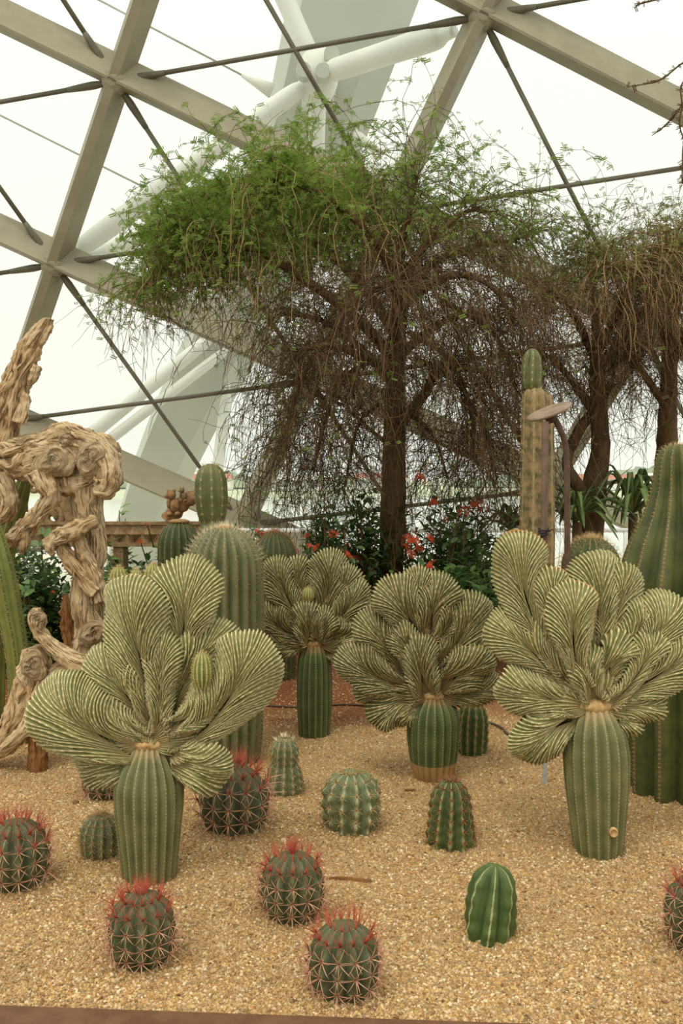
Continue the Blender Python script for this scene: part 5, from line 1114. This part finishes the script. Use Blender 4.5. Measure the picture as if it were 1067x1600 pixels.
# ------------------------------------------------------------------ gravel: nobody could count it
def stone_mesh(seed, n=1):
    bm = bmesh.new(); bmesh.ops.create_icosphere(bm, subdivisions=1, radius=1); r = np.random.default_rng(seed)
    for v in bm.verts: v.co *= r.uniform(.72, 1.15); v.co.z *= .72; v.co.x *= 1.15
    me = bpy.data.meshes.new('gravel_stone'); bm.to_mesh(me); bm.free(); me.materials.append(M['stone']); return me
import bmesh
rg = np.random.default_rng(5); N = 150000
yy = 2.35 + 5.2 * rg.random(N) ** 1.55; xx = (rg.random(N) * 2 - 1) * (yy * .405 + .15)

ed = (e1 - e0) / np.linalg.norm(e1 - e0); keep = (yy > e0[1] + (xx - e0[0]) * ed[1] / ed[0] + .006) & ((yy < 6.0) | (rg.random(N) < .25)); xx, yy = xx[keep], yy[keep]
pts = np.stack([xx, yy, gh(xx, yy) + .0005], -1)
me = bpy.data.meshes.new('gravel'); me.vertices.add(len(pts)); me.vertices.foreach_set('co', pts.astype(np.float32).ravel()); me.update()
at_ = me.attributes.new('size', 'FLOAT', 'POINT'); at_.data.foreach_set('value', (.0028 + .0054 * rg.random(len(pts)) ** 2).astype(np.float32))
rt_ = me.attributes.new('turn', 'FLOAT_VECTOR', 'POINT'); rt_.data.foreach_set('vector', (rg.random((len(pts), 3)) * (.9, .9, 6.28)).astype(np.float32).ravel())
me.materials.append(M['stone']); go = obj('gravel', me, None, None, 'stuff'); tag(go, 'loose coarse ochre and cream gravel covering the planting bed', 'gravel')
src = obj('gravel_grain', stone_mesh(1), go, (0, 0, -.6)); src['kind'] = 'stuff'; src.scale = (.004,) * 3
ng = bpy.data.node_groups.new('scatter_gravel', 'GeometryNodeTree'); ng.interface.new_socket('Geometry', in_out='INPUT', socket_type='NodeSocketGeometry'); ng.interface.new_socket('Geometry', in_out='OUTPUT', socket_type='NodeSocketGeometry')
gi, go_ = ng.nodes.new('NodeGroupInput'), ng.nodes.new('NodeGroupOutput'); mp = ng.nodes.new('GeometryNodeMeshToPoints'); ip = ng.nodes.new('GeometryNodeInstanceOnPoints'); oi = ng.nodes.new('GeometryNodeObjectInfo')
oi.inputs['Object'].default_value = src; oi.transform_space = 'ORIGINAL'
na = ng.nodes.new('GeometryNodeInputNamedAttribute'); na.data_type = 'FLOAT'; na.inputs['Name'].default_value = 'size'; nb_ = ng.nodes.new('GeometryNodeInputNamedAttribute'); nb_.data_type = 'FLOAT_VECTOR'; nb_.inputs['Name'].default_value = 'turn'
ng.links.new(gi.outputs[0], mp.inputs['Mesh']); ng.links.new(mp.outputs[0], ip.inputs['Points']); ng.links.new(oi.outputs['Geometry'], ip.inputs['Instance']); ng.links.new(na.outputs['Attribute'], ip.inputs['Scale']); ng.links.new(nb_.outputs['Attribute'], ip.inputs['Rotation']); ng.links.new(ip.outputs[0], go_.inputs[0])
md = go.modifiers.new('scatter', 'NODES'); md.node_group = ng
